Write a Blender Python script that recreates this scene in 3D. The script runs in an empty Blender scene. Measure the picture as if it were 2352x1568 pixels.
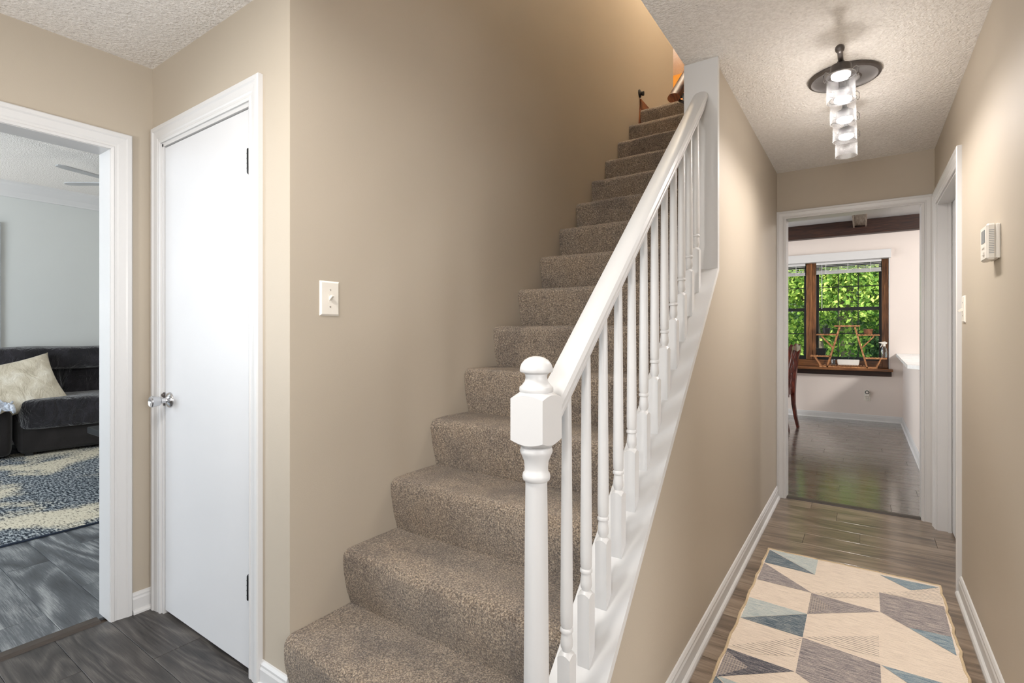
import bpy, bmesh, math, random
from mathutils import Vector, Matrix, noise
random.seed(7)
PI = math.pi
C = bpy.context.scene.collection
scene = bpy.context.scene

# ------------------------------------------------------------------ camera
FPX = 1171.6; HORIZ = 762.0; EYE = 1.245; YAW = math.atan(807/1171.6)
cd = bpy.data.cameras.new('camera'); cam = bpy.data.objects.new('camera', cd); C.objects.link(cam)
cam.location = (0, 0, EYE); cam.rotation_euler = (PI/2, 0, YAW)
cd.sensor_width = 36; cd.lens = 36*FPX/2352; cd.shift_y = (HORIZ-784)/2352
cd.clip_start = .05; cd.clip_end = 200
scene.camera = cam
_F = Vector((-math.sin(YAW), math.cos(YAW), 0)); _R = Vector((math.cos(YAW), math.sin(YAW), 0))
def _ray(u, v): return _F + _R*((u-1176)/FPX) + Vector((0, 0, (HORIZ-v)/FPX))
def at_x(u, v, x): d = _ray(u, v); return Vector((0, 0, EYE)) + d*(x/d.x)
def at_y(u, v, y): d = _ray(u, v); return Vector((0, 0, EYE)) + d*(y/d.y)
def at_z(u, v, z): d = _ray(u, v); return Vector((0, 0, EYE)) + d*((z-EYE)/d.z)

# ------------------------------------------------------------------ world, sun, big lights, exposure
w = bpy.data.worlds.new('world'); scene.world = w; w.use_nodes = True
nt = w.node_tree; nt.nodes.clear()
sky = nt.nodes.new('ShaderNodeTexSky'); sky.sky_type = 'NISHITA'; sky.sun_disc = False
sky.sun_elevation = math.radians(50); sky.sun_rotation = math.radians(200)
bg = nt.nodes.new('ShaderNodeBackground'); bg.inputs[1].default_value = .7
out = nt.nodes.new('ShaderNodeOutputWorld')
nt.links.new(sky.outputs[0], bg.inputs[0]); nt.links.new(bg.outputs[0], out.inputs[0])

def light(name, kind, loc, energy, color, aim=None, size=1, size_y=None, spread=None):
    l = bpy.data.lights.new(name, kind); l.energy = energy; l.color = color
    if kind == 'AREA':
        l.shape = 'RECTANGLE'; l.size = size; l.size_y = size_y or size
        if spread: l.spread = spread
    elif kind == 'SUN': l.angle = size
    else: l.shadow_soft_size = size
    o = bpy.data.objects.new(name, l); C.objects.link(o); o.location = loc
    if aim is not None:
        o.rotation_euler = (Vector(aim)-Vector(loc)).to_track_quat('-Z', 'Y').to_euler()
    return o
light('sun', 'SUN', (-7, 2, 22), 13.0, (1, .96, .84), (0, 16, 0), math.radians(1))
light('front_window_daylight', 'AREA', (-1.75, -2.45, 1.35), 8, (.92, .95, 1), (-1.4, 5, 1.25), 1.5, 1.9)
light('entry_daylight', 'AREA', (-.35, -2.45, 1.45), 15, (.88, .93, 1), (-.35, 5, 1.45), 1.2, 1.8)
light('side_room_fill', 'AREA', (3.3, -.1, 1.45), 115, (.97, .98, 1), (-1.6, .6, 1.3), 2.2, 1.9)  # added fill from an unseen side room, brightens the stair wall
light('entry_ceiling_lamp', 'AREA', (-1.0, .15, 2.405), 25, (1, .97, .93), (-1.0, .16, 0), .36)
for p_, a_, e_ in (((-1.5, -1.0, 1.45), (-1.75, .25, 2.44), 62), ((-.1, -.95, 1.55), (-.2, 1.0, 2.44), 56), ((-7.3, .2, 1.5), (-6.4, 1.2, 2.89), 42)):
    tl = light('ceiling_bounce_fill', 'SPOT', p_, e_, (1, .97, .93), a_, .10); tl.data.spot_size = math.radians(130); tl.data.spot_blend = .8  # added upward spots brightening the ceilings like bounced flash; no lamps stand here
light('living_window_daylight', 'AREA', (-5.2, -2.45, 1.5), 165, (.82, .91, 1), (-5.2, 5, 1.3), 2.6, 1.8)
light('living_room_fill', 'POINT', (-5.0, 3.6, 1.55), 40, (1, .97, .92), None, .10)  # added unseen fill for the living room, no lamp stands here
light('kitchen_patio_daylight', 'AREA', (-3.1, 6.6, 1.4), 85, (.95, .98, 1), (5, 6.6, 1.2), 2.4, 1.9)
light('kitchen_ceiling_lamp', 'AREA', (2.2, 6.4, 2.55), 78, (1, .97, .95), (-.6, 8.2, .4), .35, .35)
light('stairwell_lamp', 'POINT', (-1.15, 4.1, 5.25), 120, (1, .87, .68), None, .12)
light('landing_lamp', 'POINT', (-2.3, 7.0, 5.1), 60, (1, .88, .72), None, .12)
vs = scene.view_settings
vs.view_transform = 'Standard'; vs.look = 'None'; vs.gamma = 1; vs.use_curve_mapping = False; vs.exposure = 0.06

# ------------------------------------------------------------------ materials
def lin(c):
    return tuple(((x/255)/12.92 if x/255 <= .04045 else ((x/255+.055)/1.055)**2.4) for x in c) + (1,)
class NT:
    def __init__(s, name):
        s.m = bpy.data.materials.new(name); s.m.use_nodes = True; s.t = s.m.node_tree
        s.b = s.t.nodes['Principled BSDF']; s.o = s.t.nodes['Material Output']
    def n(s, typ, **k):
        x = s.t.nodes.new(typ)
        for a, v in k.items(): setattr(x, a, v)
        return x
    def l(s, a, b): s.t.links.new(a, b)
    def coord(s, kind='Object', scale=(1, 1, 1), rnd=False):
        tc = s.n('ShaderNodeTexCoord'); mp = s.n('ShaderNodeMapping'); mp.inputs['Scale'].default_value = scale
        s.l(tc.outputs[kind], mp.inputs[0])
        if rnd:
            oi = s.n('ShaderNodeObjectInfo'); mu = s.n('ShaderNodeVectorMath', operation='SCALE')
            co = s.n('ShaderNodeCombineXYZ')
            for i in range(3): s.l(oi.outputs['Random'], co.inputs[i])
            s.l(co.outputs[0], mu.inputs[0]); mu.inputs['Scale'].default_value = 37.0
            s.l(mu.outputs[0], mp.inputs['Location'])
        return mp.outputs[0]
    def noise(s, vec, scale, detail=4, rough=.55, dist=0):
        x = s.n('ShaderNodeTexNoise'); x.inputs['Scale'].default_value = scale; x.inputs['Detail'].default_value = detail
        x.inputs['Roughness'].default_value = rough; x.inputs['Distortion'].default_value = dist
        s.l(vec, x.inputs['Vector']); return x.outputs['Fac']
    def ramp(s, fac, stops):
        r = s.n('ShaderNodeValToRGB'); e = r.color_ramp.elements
        while len(e) < len(stops): e.new(.5)
        for i, (p, c) in enumerate(stops):
            e[i].position = p; e[i].color = lin(c) if max(c) > 1.001 else tuple(c)+(1,)
        s.l(fac, r.inputs[0]); return r.outputs[0]
    def mix(s, fac, a, b, mode='MIX'):
        x = s.n('ShaderNodeMixRGB', blend_type=mode)
        for i, v in enumerate((fac, a, b)):
            if isinstance(v, (int, float)): x.inputs[i].default_value = v
            elif isinstance(v, tuple): x.inputs[i].default_value = v
            else: s.l(v, x.inputs[i])
        return x.outputs[0]
    def bump(s, h, strength=.2, dist=.01, prev=None):
        x = s.n('ShaderNodeBump'); x.inputs['Strength'].default_value = strength; x.inputs['Distance'].default_value = dist
        s.l(h, x.inputs['Height'])
        if prev: s.l(prev, x.inputs['Normal'])
        s.l(x.outputs[0], s.b.inputs['Normal']); return x.outputs[0]
    def set(s, rough=.5, metal=0, spec=None, **k):
        s.b.inputs['Roughness'].default_value = rough; s.b.inputs['Metallic'].default_value = metal
        if spec is not None: s.b.inputs['Specular IOR Level'].default_value = spec
        for a, v in k.items(): s.b.inputs[a.replace('_', ' ')].default_value = v
        return s.m
def paint(name, c, rough=.5, var=.04, nscale=1.2, bscale=180, bstr=.08, bdist=.002, spec=.4, metal=0):
    t = NT(name); v = t.coord(); f = t.noise(v, nscale, 3)
    lo = tuple(max(0, x*(1-var)) for x in c); hi = tuple(min(255, x*(1+var)) for x in c)
    t.l(t.ramp(f, [(.3, lo), (.7, hi)]), t.b.inputs['Base Color'])
    if bstr: t.bump(t.noise(v, bscale, 3), bstr, bdist)
    return t.set(rough, metal, spec)
M = {}
M['taupe'] = paint('taupe_wall_paint', (181, 170, 154), .55, .015, .8, 260, .12, .002, .35)
M['white'] = paint('white_trim_paint', (209, 208, 207), .34, .006, 2, 60, .0, .002, .45)
M['doorwhite'] = paint('white_door_paint', (208, 208, 209), .4, .012, 1.5, 90, .05, .002, .4)
M['living_wall'] = paint('pale_grey_wall_paint', (203, 205, 202), .6, .015, .7, 200, .08, .002, .3)
M['kitchen_wall'] = paint('cream_wall_paint', (222, 211, 203), .6, .012, .7, 200, .1, .002, .3)
M['orange'] = paint('orange_wall_paint', (226, 160, 66), .6, .02)
M['plastic'] = paint('white_plastic', (226, 220, 210), .35, .01, 4, 200, 0)
M['darkmetal'] = paint('dark_bronze_metal', (84, 77, 73), .42, .1, 20, 200, .05, .001, .5, .45)
M['black'] = paint('black_paint', (22, 24, 26), .4, .1, 10, 200, 0)
M['blackpot'] = paint('black_pot_plastic', (26, 28, 30), .45, .1, 10, 200, 0)
M['greypot'] = paint('grey_pot_ceramic', (150, 152, 152), .5, .04, 6, 200, 0)
M['whitepot'] = paint('white_pot_ceramic', (226, 222, 214), .35, .03, 6, 200, 0)
M['brownpot'] = paint('brown_wood_pot', (120, 78, 50), .6, .2, 30, 200, .2)
M['counter'] = paint('white_marble_counter', (225, 226, 224), .25, .06, 9, 200, 0)
M['threshold'] = paint('brown_threshold_strip', (96, 84, 74), .5, .06, 10, 200, .05)
M['threshold_dark'] = paint('dark_threshold_strip', (66, 58, 52), .4, .06, 10, 200, .05)
M['binding'] = paint('beige_rug_binding', (205, 184, 152), .9, .05, 30, 500, .4)
M['darkbinding'] = paint('navy_rug_binding', (40, 50, 66), .9, .05, 30, 500, .4)
M['screen'] = paint('grey_display', (110, 118, 118), .2, .02, 4, 100, 0)
M['paper'] = paint('canvas_print', (120, 126, 130), .7, .2, 5, 100, 0)
M['shaded_blade'] = paint('shaded_white_blade', (176, 176, 176), .5, .03, 6, 200, 0)  # white blades, their shading painted in as grey
M['soil'] = paint('soil', (60, 44, 34), .9, .2, 30, 80, .5)
M['bark'] = paint('tree_bark', (98, 84, 70), .9, .25, 6, 20, .6, .03)
M['grass'] = paint('grass_ground', (96, 128, 58), .9, .25, 2, 30, .5, .03)
M['chrome'] = NT('chrome').set(.16, 1, Base_Color=(.62, .62, .63, 1))
M['wire'] = NT('chrome_wire').set(.2, 1, Base_Color=(.5, .5, .5, 1))
def popcorn():
    t = NT('popcorn_ceiling'); v = t.coord()
    vo = t.n('ShaderNodeTexVoronoi'); vo.inputs['Scale'].default_value = 95; t.l(v, vo.inputs['Vector'])
    n = t.noise(v, 60, 4, .7)
    t.l(t.ramp(t.noise(v, 90, 3), [(.3, (228, 223, 217)), (.65, (246, 242, 237))]), t.b.inputs['Base Color'])
    a = t.bump(n, .8, .012); t.bump(vo.outputs['Distance'], .35, .008, a)
    return t.set(.9, 0, .15)
M['popcorn'] = popcorn()
def planks(name, cols, rough, contrast_bump=.12, sc=1.0, streak=9, coat=0):
    t = NT(name); v = t.coord('Object', (.9*sc, 6.5*sc, 1), True); v2 = t.coord('Object', (1.2*sc, 4*sc, 1), True)
    big = t.noise(v2, 1.5, 3, .5, .9)
    cn = t.noise(v, .75, 2, .45, .5); pm = t.n('ShaderNodeMath', operation='MULTIPLY'); pm.inputs[1].default_value = streak*2.2
    t.l(cn, pm.inputs[0]); pp_ = t.n('ShaderNodeMath', operation='PINGPONG'); pp_.inputs[1].default_value = 1; t.l(pm.outputs[0], pp_.inputs[0])
    v3 = t.coord('Object', (3, 90, 1), True); fine = t.noise(v3, 3, 4, .7)
    f1 = t.mix(.26, big, pp_.outputs[0]); f2 = t.mix(.42, f1, fine)
    col = t.ramp(f2, [(.30, cols[0]), (.5, cols[1]), (.68, cols[2])])
    oi = t.n('ShaderNodeObjectInfo'); tone = t.ramp(oi.outputs['Random'], [(0, (.84, .84, .84)), (1, (1, 1, 1))])
    t.l(t.mix(1, col, tone, 'MULTIPLY'), t.b.inputs['Base Color'])
    rr = t.n('ShaderNodeMapRange'); rr.inputs[3].default_value = rough-.09; rr.inputs[4].default_value = rough+.12
    t.l(f2, rr.inputs[0]); t.bump(f2, contrast_bump, .004); m = t.set(rough, 0, .5); t.b.inputs['Coat Weight'].default_value = coat; t.b.inputs['Coat Roughness'].default_value = .13; t.b.inputs['Coat IOR'].default_value = 1.75; cb_ = t.n('ShaderNodeBump'); cb_.inputs['Strength'].default_value = .35; cb_.inputs['Distance'].default_value = .0016; t.l(t.noise(t.coord('Object', (9, 34, 1)), 1.6, 3, .6), cb_.inputs['Height']); t.l(cb_.outputs[0], t.b.inputs['Coat Normal'])
    t.l(rr.outputs[0], t.b.inputs['Roughness']); return m
M['plank'] = planks('grey_oak_laminate', [(66, 53, 43), (126, 109, 93), (164, 146, 128)], .36, coat=.35)
M['plank_entry'] = planks('shaded_oak_laminate', [(34, 33, 33), (74, 70, 68), (112, 107, 102)], .46, .2, 1.2, 14)  # same laminate as the hall, the entry's dimmer light painted as darker tones
M['plank_glare'] = planks('glare_marbled_laminate', [(44, 47, 52), (92, 97, 102), (172, 175, 176)], .40, .2, 1.0, 7)  # same laminate, bluish window light and glare patches painted into the tones
M['plank_gloss'] = planks('glossy_grey_laminate', [(34, 29, 25), (70, 61, 54), (108, 96, 86)], .26, .6, .8, coat=1)
def carpet():
    t = NT('brown_carpet'); v = t.coord()
    f = t.noise(v, 190, 3, .8); f0 = t.noise(v, 4.5, 3, .6); mid = t.noise(v, 40, 3, .6)
    c = t.ramp(f, [(.35, (70, 58, 48)), (.5, (143, 124, 105)), (.64, (216, 196, 170))])
    m_ = t.ramp(f0, [(.36, (.66, .65, .66)), (.50, (.95, .95, .95)), (.7, (1, .97, .92))])
    t.l(t.mix(1, c, m_, 'MULTIPLY'), t.b.inputs['Base Color'])
    a = t.bump(f, .9, .012); t.bump(mid, .3, .01, a)
    t.b.inputs['Sheen Weight'].default_value = .35; t.b.inputs['Sheen Roughness'].default_value = .5
    return t.set(.95, 0, .1)
M['carpet'] = carpet()
def wood(name, cols, scale=(3, 30, 30), rough=.35, bump=.1):
    t = NT(name); v = t.coord('Object', scale); f = t.noise(v, 2.5, 5, .6, .6)
    t.l(t.ramp(f, [(.32, cols[0]), (.52, cols[1]), (.7, cols[2])]), t.b.inputs['Base Color'])
    t.bump(f, bump, .002); return t.set(rough, 0, .5)
M['mahogany'] = wood('mahogany_wood', [(36, 12, 8), (74, 26, 17), (112, 46, 28)], (20, 20, 3), .22)
M['oak_rail'] = wood('varnished_oak', [(62, 30, 14), (122, 66, 34), (160, 98, 54)], (30, 3, 3), .5)
M['window_wood_v'] = wood('window_wood_upright', [(74, 42, 20), (124, 78, 42), (156, 106, 62)], (40, 40, 2), .4)
M['window_wood_h'] = wood('window_wood_level', [(66, 38, 18), (122, 76, 40), (156, 108, 62)], (2, 40, 40), .35)
M['beam'] = wood('dark_beam_wood', [(26, 12, 7), (48, 24, 13), (70, 40, 24)], (2, 30, 30), .5)
M['beam_lit'] = wood('lit_beam_wood', [(96, 80, 68), (132, 116, 102), (160, 146, 132)], (30, 2, 30), .6)  # cross beam's light from below painted in as paler wood
M['bamboo'] = wood('bamboo_wood', [(126, 80, 48), (176, 122, 78), (206, 156, 110)], (12, 12, 12), .45)
M['orangewood'] = wood('orange_wood', [(140, 72, 20), (190, 108, 36), (214, 136, 60)], (3, 3, 12), .4)
def fabric(name, cols, nscale=3, fine=400, bst=.5, sheen=.3, fold=0, rough=.92):
    t = NT(name); v = t.coord(); f = t.noise(v, nscale, 4, .6, .4); g = t.noise(v, fine, 2)
    t.l(t.ramp(t.mix(.35, f, g), [(.33, cols[0]), (.5, cols[1]), (.66, cols[2])]), t.b.inputs['Base Color'])
    a = t.bump(g, bst, .004)
    if fold:
        v4 = t.coord('Object', (1, 1, .6)); t.bump(t.noise(v4, 9, 4, .55, 1.5), fold, .06, a)
    t.b.inputs['Sheen Weight'].default_value = sheen
    return t.set(rough, 0, .15)
M['sofa'] = fabric('charcoal_velour', [(22, 20, 23), (33, 31, 34), (52, 49, 54)], 4, 300, .3, .4, .9)
M['sofabase'] = fabric('dark_brown_velour', [(28, 26, 25), (36, 33, 32), (46, 43, 42)], 3, 300, .3, .15)
M['pillow'] = fabric('cream_linen', [(176, 166, 146), (206, 196, 176), (226, 220, 206)], 7, 260, .3, .1, .35)
M['throw'] = fabric('blue_white_throw', [(110, 124, 150), (196, 202, 212), (226, 228, 232)], 40, 300, .4, .1, .4)
def rugmat(name, cols, stripes=0, check=0):
    t = NT(name); v = t.coord('Object', (14, 190, 1)); f = t.noise(v, 1, 4, .75); g = t.noise(t.coord(), 500, 2)
    col = t.ramp(t.mix(.3, f, g), [(.38, cols[0]), (.5, cols[1]), (.62, cols[2])])
    if stripes or check:
        wv = t.n('ShaderNodeTexWave', bands_direction='Y'); wv.inputs['Scale'].default_value = 22; wv.inputs['Distortion'].default_value = .8
        t.l(t.coord(), wv.inputs['Vector'])
        k = t.ramp(wv.outputs['Fac'], [(.0, (1, 1, 1)), (.22, (0, 0, 0))])
        brk = t.ramp(t.noise(v, 1.5, 3), [(.4, (0, 0, 0)), (.5, (1, 1, 1))])
        col = t.mix(t.mix(1, k, brk, 'MULTIPLY'), col, lin((96, 90, 92)))
    if check:
        wx = t.n('ShaderNodeTexWave', bands_direction='X'); wx.inputs['Scale'].default_value = 34
        t.l(t.coord(), wx.inputs['Vector'])
        col = t.mix(t.ramp(wx.outputs['Fac'], [(.2, (.6, .6, .6)), (.5, (0, 0, 0))]), col, lin((190, 178, 164)))
    t.l(col, t.b.inputs['Base Color']); t.bump(f, .4, .003); t.b.inputs['Sheen Weight'].default_value = .1
    return t.set(.95, 0, .1)
M['r_cream'] = rugmat('rug_cream', [(208, 193, 178), (231, 216, 200), (242, 228, 212)])
M['r_lblue'] = rugmat('rug_light_blue', [(146, 162, 168), (192, 200, 198), (218, 216, 206)])
M['r_dblue'] = rugmat('rug_dark_blue', [(50, 70, 88), (108, 122, 132), (178, 180, 178)])
M['r_blue'] = rugmat('rug_mid_blue', [(84, 108, 128), (136, 154, 164), (194, 198, 196)])
M['r_grey'] = rugmat('rug_grey', [(96, 94, 102), (156, 148, 148), (206, 194, 184)])
M['r_dark'] = rugmat('rug_dark_grey', [(54, 56, 66), (100, 100, 108), (170, 162, 158)])
M['r_lines'] = rugmat('rug_thin_lines', [(208, 193, 178), (231, 216, 200), (242, 228, 212)], 1)
M['r_check'] = rugmat('rug_check', [(96, 94, 102), (156, 148, 148), (206, 194, 184)], 0, 1)
def livrug():
    t = NT('distressed_rug'); v = t.coord(); s_ = t.coord('Object', (16, 44, 1))
    f = t.noise(v, 1.3, 5, .6, .3); g = t.noise(s_, 1.6, 3, .7)
    d = t.ramp(g, [(.42, (34, 40, 48)), (.5, (98, 106, 114)), (.6, (172, 178, 180))])
    c = t.ramp(g, [(.36, (110, 108, 100)), (.44, (196, 188, 168)), (.7, (214, 208, 190))])
    k = t.ramp(t.mix(.22, f, g), [(.5, (0, 0, 0)), (.57, (1, 1, 1))])
    t.l(t.mix(k, d, c), t.b.inputs['Base Color']); t.bump(g, .4, .004)
    return t.set(.95, 0, .1)
M['livrug'] = livrug()
def glass(name, tint=(1, 1, 1, 1), gloss=.10, gr=.04):
    t = NT(name); t.t.nodes.remove(t.b)
    tr = t.n('ShaderNodeBsdfTransparent'); tr.inputs[0].default_value = tint
    gl = t.n('ShaderNodeBsdfGlossy'); gl.inputs['Roughness'].default_value = gr
    fr = t.n('ShaderNodeLayerWeight'); fr.inputs['Blend'].default_value = .32
    mr = t.n('ShaderNodeMapRange'); mr.inputs[3].default_value = gloss*.35; mr.inputs[4].default_value = min(1, gloss*6)
    t.l(fr.outputs['Facing'], mr.inputs[0]); mx = t.n('ShaderNodeMixShader')
    t.l(mr.outputs[0], mx.inputs[0]); t.l(tr.outputs[0], mx.inputs[1]); t.l(gl.outputs[0], mx.inputs[2])
    t.l(mx.outputs[0], t.o.inputs[0]); return t.m
M['pane'] = glass('window_glass', (.97, .99, .98, 1), .006, .25)
def lampglass():
    t = NT('clear_lamp_glass'); t.t.nodes.remove(t.b)
    tr = t.n('ShaderNodeBsdfTransparent'); tr.inputs[0].default_value = (.95, .95, .96, 1)
    gl = t.n('ShaderNodeBsdfGlossy'); gl.inputs['Roughness'].default_value = .32
    df = t.n('ShaderNodeBsdfTranslucent'); df.inputs[0].default_value = (1, 1, 1, 1)
    lw = t.n('ShaderNodeLayerWeight'); lw.inputs['Blend'].default_value = .25
    mr = t.n('ShaderNodeMapRange'); mr.inputs[3].default_value = .0016; mr.inputs[4].default_value = .09
    t.l(lw.outputs['Facing'], mr.inputs[0]); m1 = t.n('ShaderNodeMixShader'); m2 = t.n('ShaderNodeMixShader')
    m1.inputs[0].default_value = .25; t.l(gl.outputs[0], m1.inputs[1]); t.l(df.outputs[0], m1.inputs[2])
    t.l(mr.outputs[0], m2.inputs[0]); t.l(tr.outputs[0], m2.inputs[1]); t.l(m1.outputs[0], m2.inputs[2]); t.l(m2.outputs[0], t.o.inputs[0]); return t.m
M['lampglass'] = lampglass()
M['bottle'] = glass('clear_plastic', (.8, .87, .9, 1), .16)
def emit(name, c, s):
    t = NT(name); return t.set(.5, Emission_Color=c, Emission_Strength=s, Base_Color=(.9, .9, .9, 1))
M['led'] = emit('lit_led_lens', (1, .93, .84, 1), 9)
def leafmat(name, cols, tr=.5):
    t = NT(name); t.t.nodes.remove(t.b)
    g = t.n('ShaderNodeNewGeometry'); col = t.ramp(g.outputs['Random Per Island'], [(0, cols[0]), (.5, cols[1]), (1, cols[2])])
    a = t.n('ShaderNodeBsdfDiffuse'); b = t.n('ShaderNodeBsdfTranslucent'); mx = t.n('ShaderNodeMixShader'); mx.inputs[0].default_value = tr
    t.l(col, a.inputs[0]); t.l(col, b.inputs[0]); t.l(a.outputs[0], mx.inputs[1]); t.l(b.outputs[0], mx.inputs[2])
    t.l(mx.outputs[0], t.o.inputs[0]); return t.m
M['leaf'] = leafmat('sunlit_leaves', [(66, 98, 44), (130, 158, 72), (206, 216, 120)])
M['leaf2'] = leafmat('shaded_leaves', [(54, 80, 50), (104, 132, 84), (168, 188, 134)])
M['houseplant'] = leafmat('houseplant_leaves', [(34, 74, 30), (60, 108, 46), (96, 140, 70)], .25)
M['succulent'] = leafmat('succulent_leaves', [(44, 62, 48), (66, 84, 64), (92, 110, 86)], .1)

# ------------------------------------------------------------------ helpers
def wloc(o):
    v = Vector((0, 0, 0))
    while o is not None: v += o.location; o = o.parent
    return v
def props(o, label=None, cat=None, group=None, kind=None):
    if label: o['label'] = label
    if cat: o['category'] = cat
    if group: o['group'] = group
    if kind: o['kind'] = kind
    return o
def mesh_obj(name, bm, mats, parent=None, smooth=False, local=False, angle=35):
    me = bpy.data.meshes.new(name)
    if parent is not None and not local:
        off = wloc(parent); bmesh.ops.translate(bm, vec=-off, verts=bm.verts)
    bmesh.ops.recalc_face_normals(bm, faces=bm.faces)
    bm.to_mesh(me); bm.free()
    for m in (mats if isinstance(mats, (list, tuple)) else [mats]): me.materials.append(M[m])
    o = bpy.data.objects.new(name, me); C.objects.link(o)
    if parent is not None: o.parent = parent
    if smooth:
        for p in me.polygons: p.use_smooth = True
        try: me.set_sharp_from_angle(angle=math.radians(angle))
        except Exception: pass
    return o
def empty(name, loc, label=None, cat=None, group=None, kind=None, rz=0):
    o = bpy.data.objects.new(name, None); C.objects.link(o); o.location = loc; o.rotation_euler = (0, 0, rz)
    o.empty_display_size = .1
    return props(o, label, cat, group, kind)
def box(bm, x0, x1, y0, y1, z0, z1, bev=0, mi=0):
    vs_ = [bm.verts.new((x, y, z)) for x in (x0, x1) for y in (y0, y1) for z in (z0, z1)]
    idx = [(0, 1, 3, 2), (4, 6, 7, 5), (0, 4, 5, 1), (2, 3, 7, 6), (0, 2, 6, 4), (1, 5, 7, 3)]
    fs = [bm.faces.new([vs_[i] for i in f]) for f in idx]
    for f in fs: f.material_index = mi
    if bev:
        es = list({e for f in fs for e in f.edges})
        bmesh.ops.bevel(bm, geom=es, offset=bev, segments=1, affect='EDGES', profile=.5)
    return vs_
def nbm(): return bmesh.new()
def bx(*a, **k): bm = nbm(); box(bm, *a, **k); return bm
def prism(bm, pts, axis, a, b, mi=0):
    """pts: 2-D outline in the two other axes (order xyz without axis), extruded from a to b."""
    def P(p, t):
        if axis == 0: return (t, p[0], p[1])
        if axis == 1: return (p[0], t, p[1])
        return (p[0], p[1], t)
    A = [bm.verts.new(P(p, a)) for p in pts]; B = [bm.verts.new(P(p, b)) for p in pts]
    n = len(pts); fs = [bm.faces.new(A[::-1]), bm.faces.new(B)]
    for i in range(n): fs.append(bm.faces.new((A[i], A[(i+1) % n], B[(i+1) % n], B[i])))
    for f in fs: f.material_index = mi
def sweep(bm, path, sec, close=False, up=Vector((0, 0, 1)), caps=True):
    """sec: list of (a,b) offsets along side / up vectors. path list of Vector."""
    path = [Vector(p) for p in path]; rings = []; n = len(path)
    for i, p in enumerate(path):
        t = (path[min(i+1, n-1)]-path[max(i-1, 0)]).normalized()
        s = t.cross(up)
        if s.length < 1e-4: s = t.cross(Vector((0, 1, 0)))
        s.normalize(); u = s.cross(t).normalized()
        q = sec[i] if callable(getattr(sec, '__getitem__', None)) and isinstance(sec[0], list) else sec
        rings.append([bm.verts.new(p+s*a+u*b) for a, b in q])
    m = len(rings[0])
    for i in range(n-1):
        for j in range(m):
            bm.faces.new((rings[i][j], rings[i][(j+1) % m], rings[i+1][(j+1) % m], rings[i+1][j]))
    if caps: bm.faces.new(rings[0][::-1]); bm.faces.new(rings[-1])
def circ(r, n=10): return [(r*math.cos(2*PI*i/n), r*math.sin(2*PI*i/n)) for i in range(n)]
def tube(bm, path, r, n=10):
    if isinstance(r, (list, tuple)): sweep(bm, path, [circ(x, n) for x in r])
    else: sweep(bm, path, circ(r, n))
def bar(bm, a, b, wd, th, up=Vector((0, 0, 1))):
    sweep(bm, [a, b], [(-wd/2, -th/2), (wd/2, -th/2), (wd/2, th/2), (-wd/2, th/2)], up=up)
def lathe(bm, prof, c=(0, 0, 0), n=24, axis='Z', capped=True):
    c = Vector(c); rings = []
    for r, h in prof:
        ring = []
        for i in range(n):
            a = 2*PI*i/n; p = (r*math.cos(a), r*math.sin(a), h)
            if axis == 'Y': p = (p[0], p[2], p[1])
            if axis == 'X': p = (p[2], p[0], p[1])
            ring.append(bm.verts.new(c+Vector(p)))
        rings.append(ring)
    for i in range(len(rings)-1):
        for j in range(n): bm.faces.new((rings[i][j], rings[i][(j+1) % n], rings[i+1][(j+1) % n], rings[i+1][j]))
    if capped:
        bm.faces.new(rings[0][::-1]); bm.faces.new(rings[-1])
def struct(name, bm, m, parent=None, smooth=False):
    o = mesh_obj(name, bm, m, parent, smooth)
    if parent is None: o['kind'] = 'structure'
    return o
CASING = [(0, .0), (.0, .010), (.010, .013), (.014, .0105), (.022, .0105), (.027, .013), (.052, .016), (.058, .0205), (.072, .0205), (.076, .017), (.076, 0)]
def casing(bm, axis, plane, sgn, a0, a1, top, z0=0.0, prof=CASING, clip=None):
    """three mitred sides round an opening; axis 'x' wall (plane x=plane, runs in y) or 'y'."""
    def P(a, z, d):
        if clip: a = min(max(a, clip[0]), clip[1])
        return (plane+sgn*d, a, z) if axis == 'x' else (a, plane+sgn*d, z)
    cols = []
    for wd, d in prof:
        cols.append([bm.verts.new(P(*q, d)) for q in ((a0-wd, z0), (a0-wd, top+wd), (a1+wd, top+wd), (a1+wd, z0))])
    m = len(cols)
    for j in range(m):
        k = (j+1) % m
        for i in range(3): bm.faces.new((cols[j][i], cols[k][i], cols[k][i+1], cols[j][i+1]))
    bm.faces.new([c[0] for c in cols]); bm.faces.new([c[3] for c in cols][::-1])
BASE = [(0, 0), (.026, 0), (.0255, .008), (.021, .015), (.013, .018), (.013, .062), (.010, .070), (.010, .078), (.005, .088), (0, .090)]
def baseboard(name, axis, plane, sgn, a, b):
    bm = nbm(); prof = [(plane+sgn*d, z) for d, z in BASE]
    prism(bm, prof, 1 if axis == 'x' else 0, a, b)
    return struct(name, bm, 'white')
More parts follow.
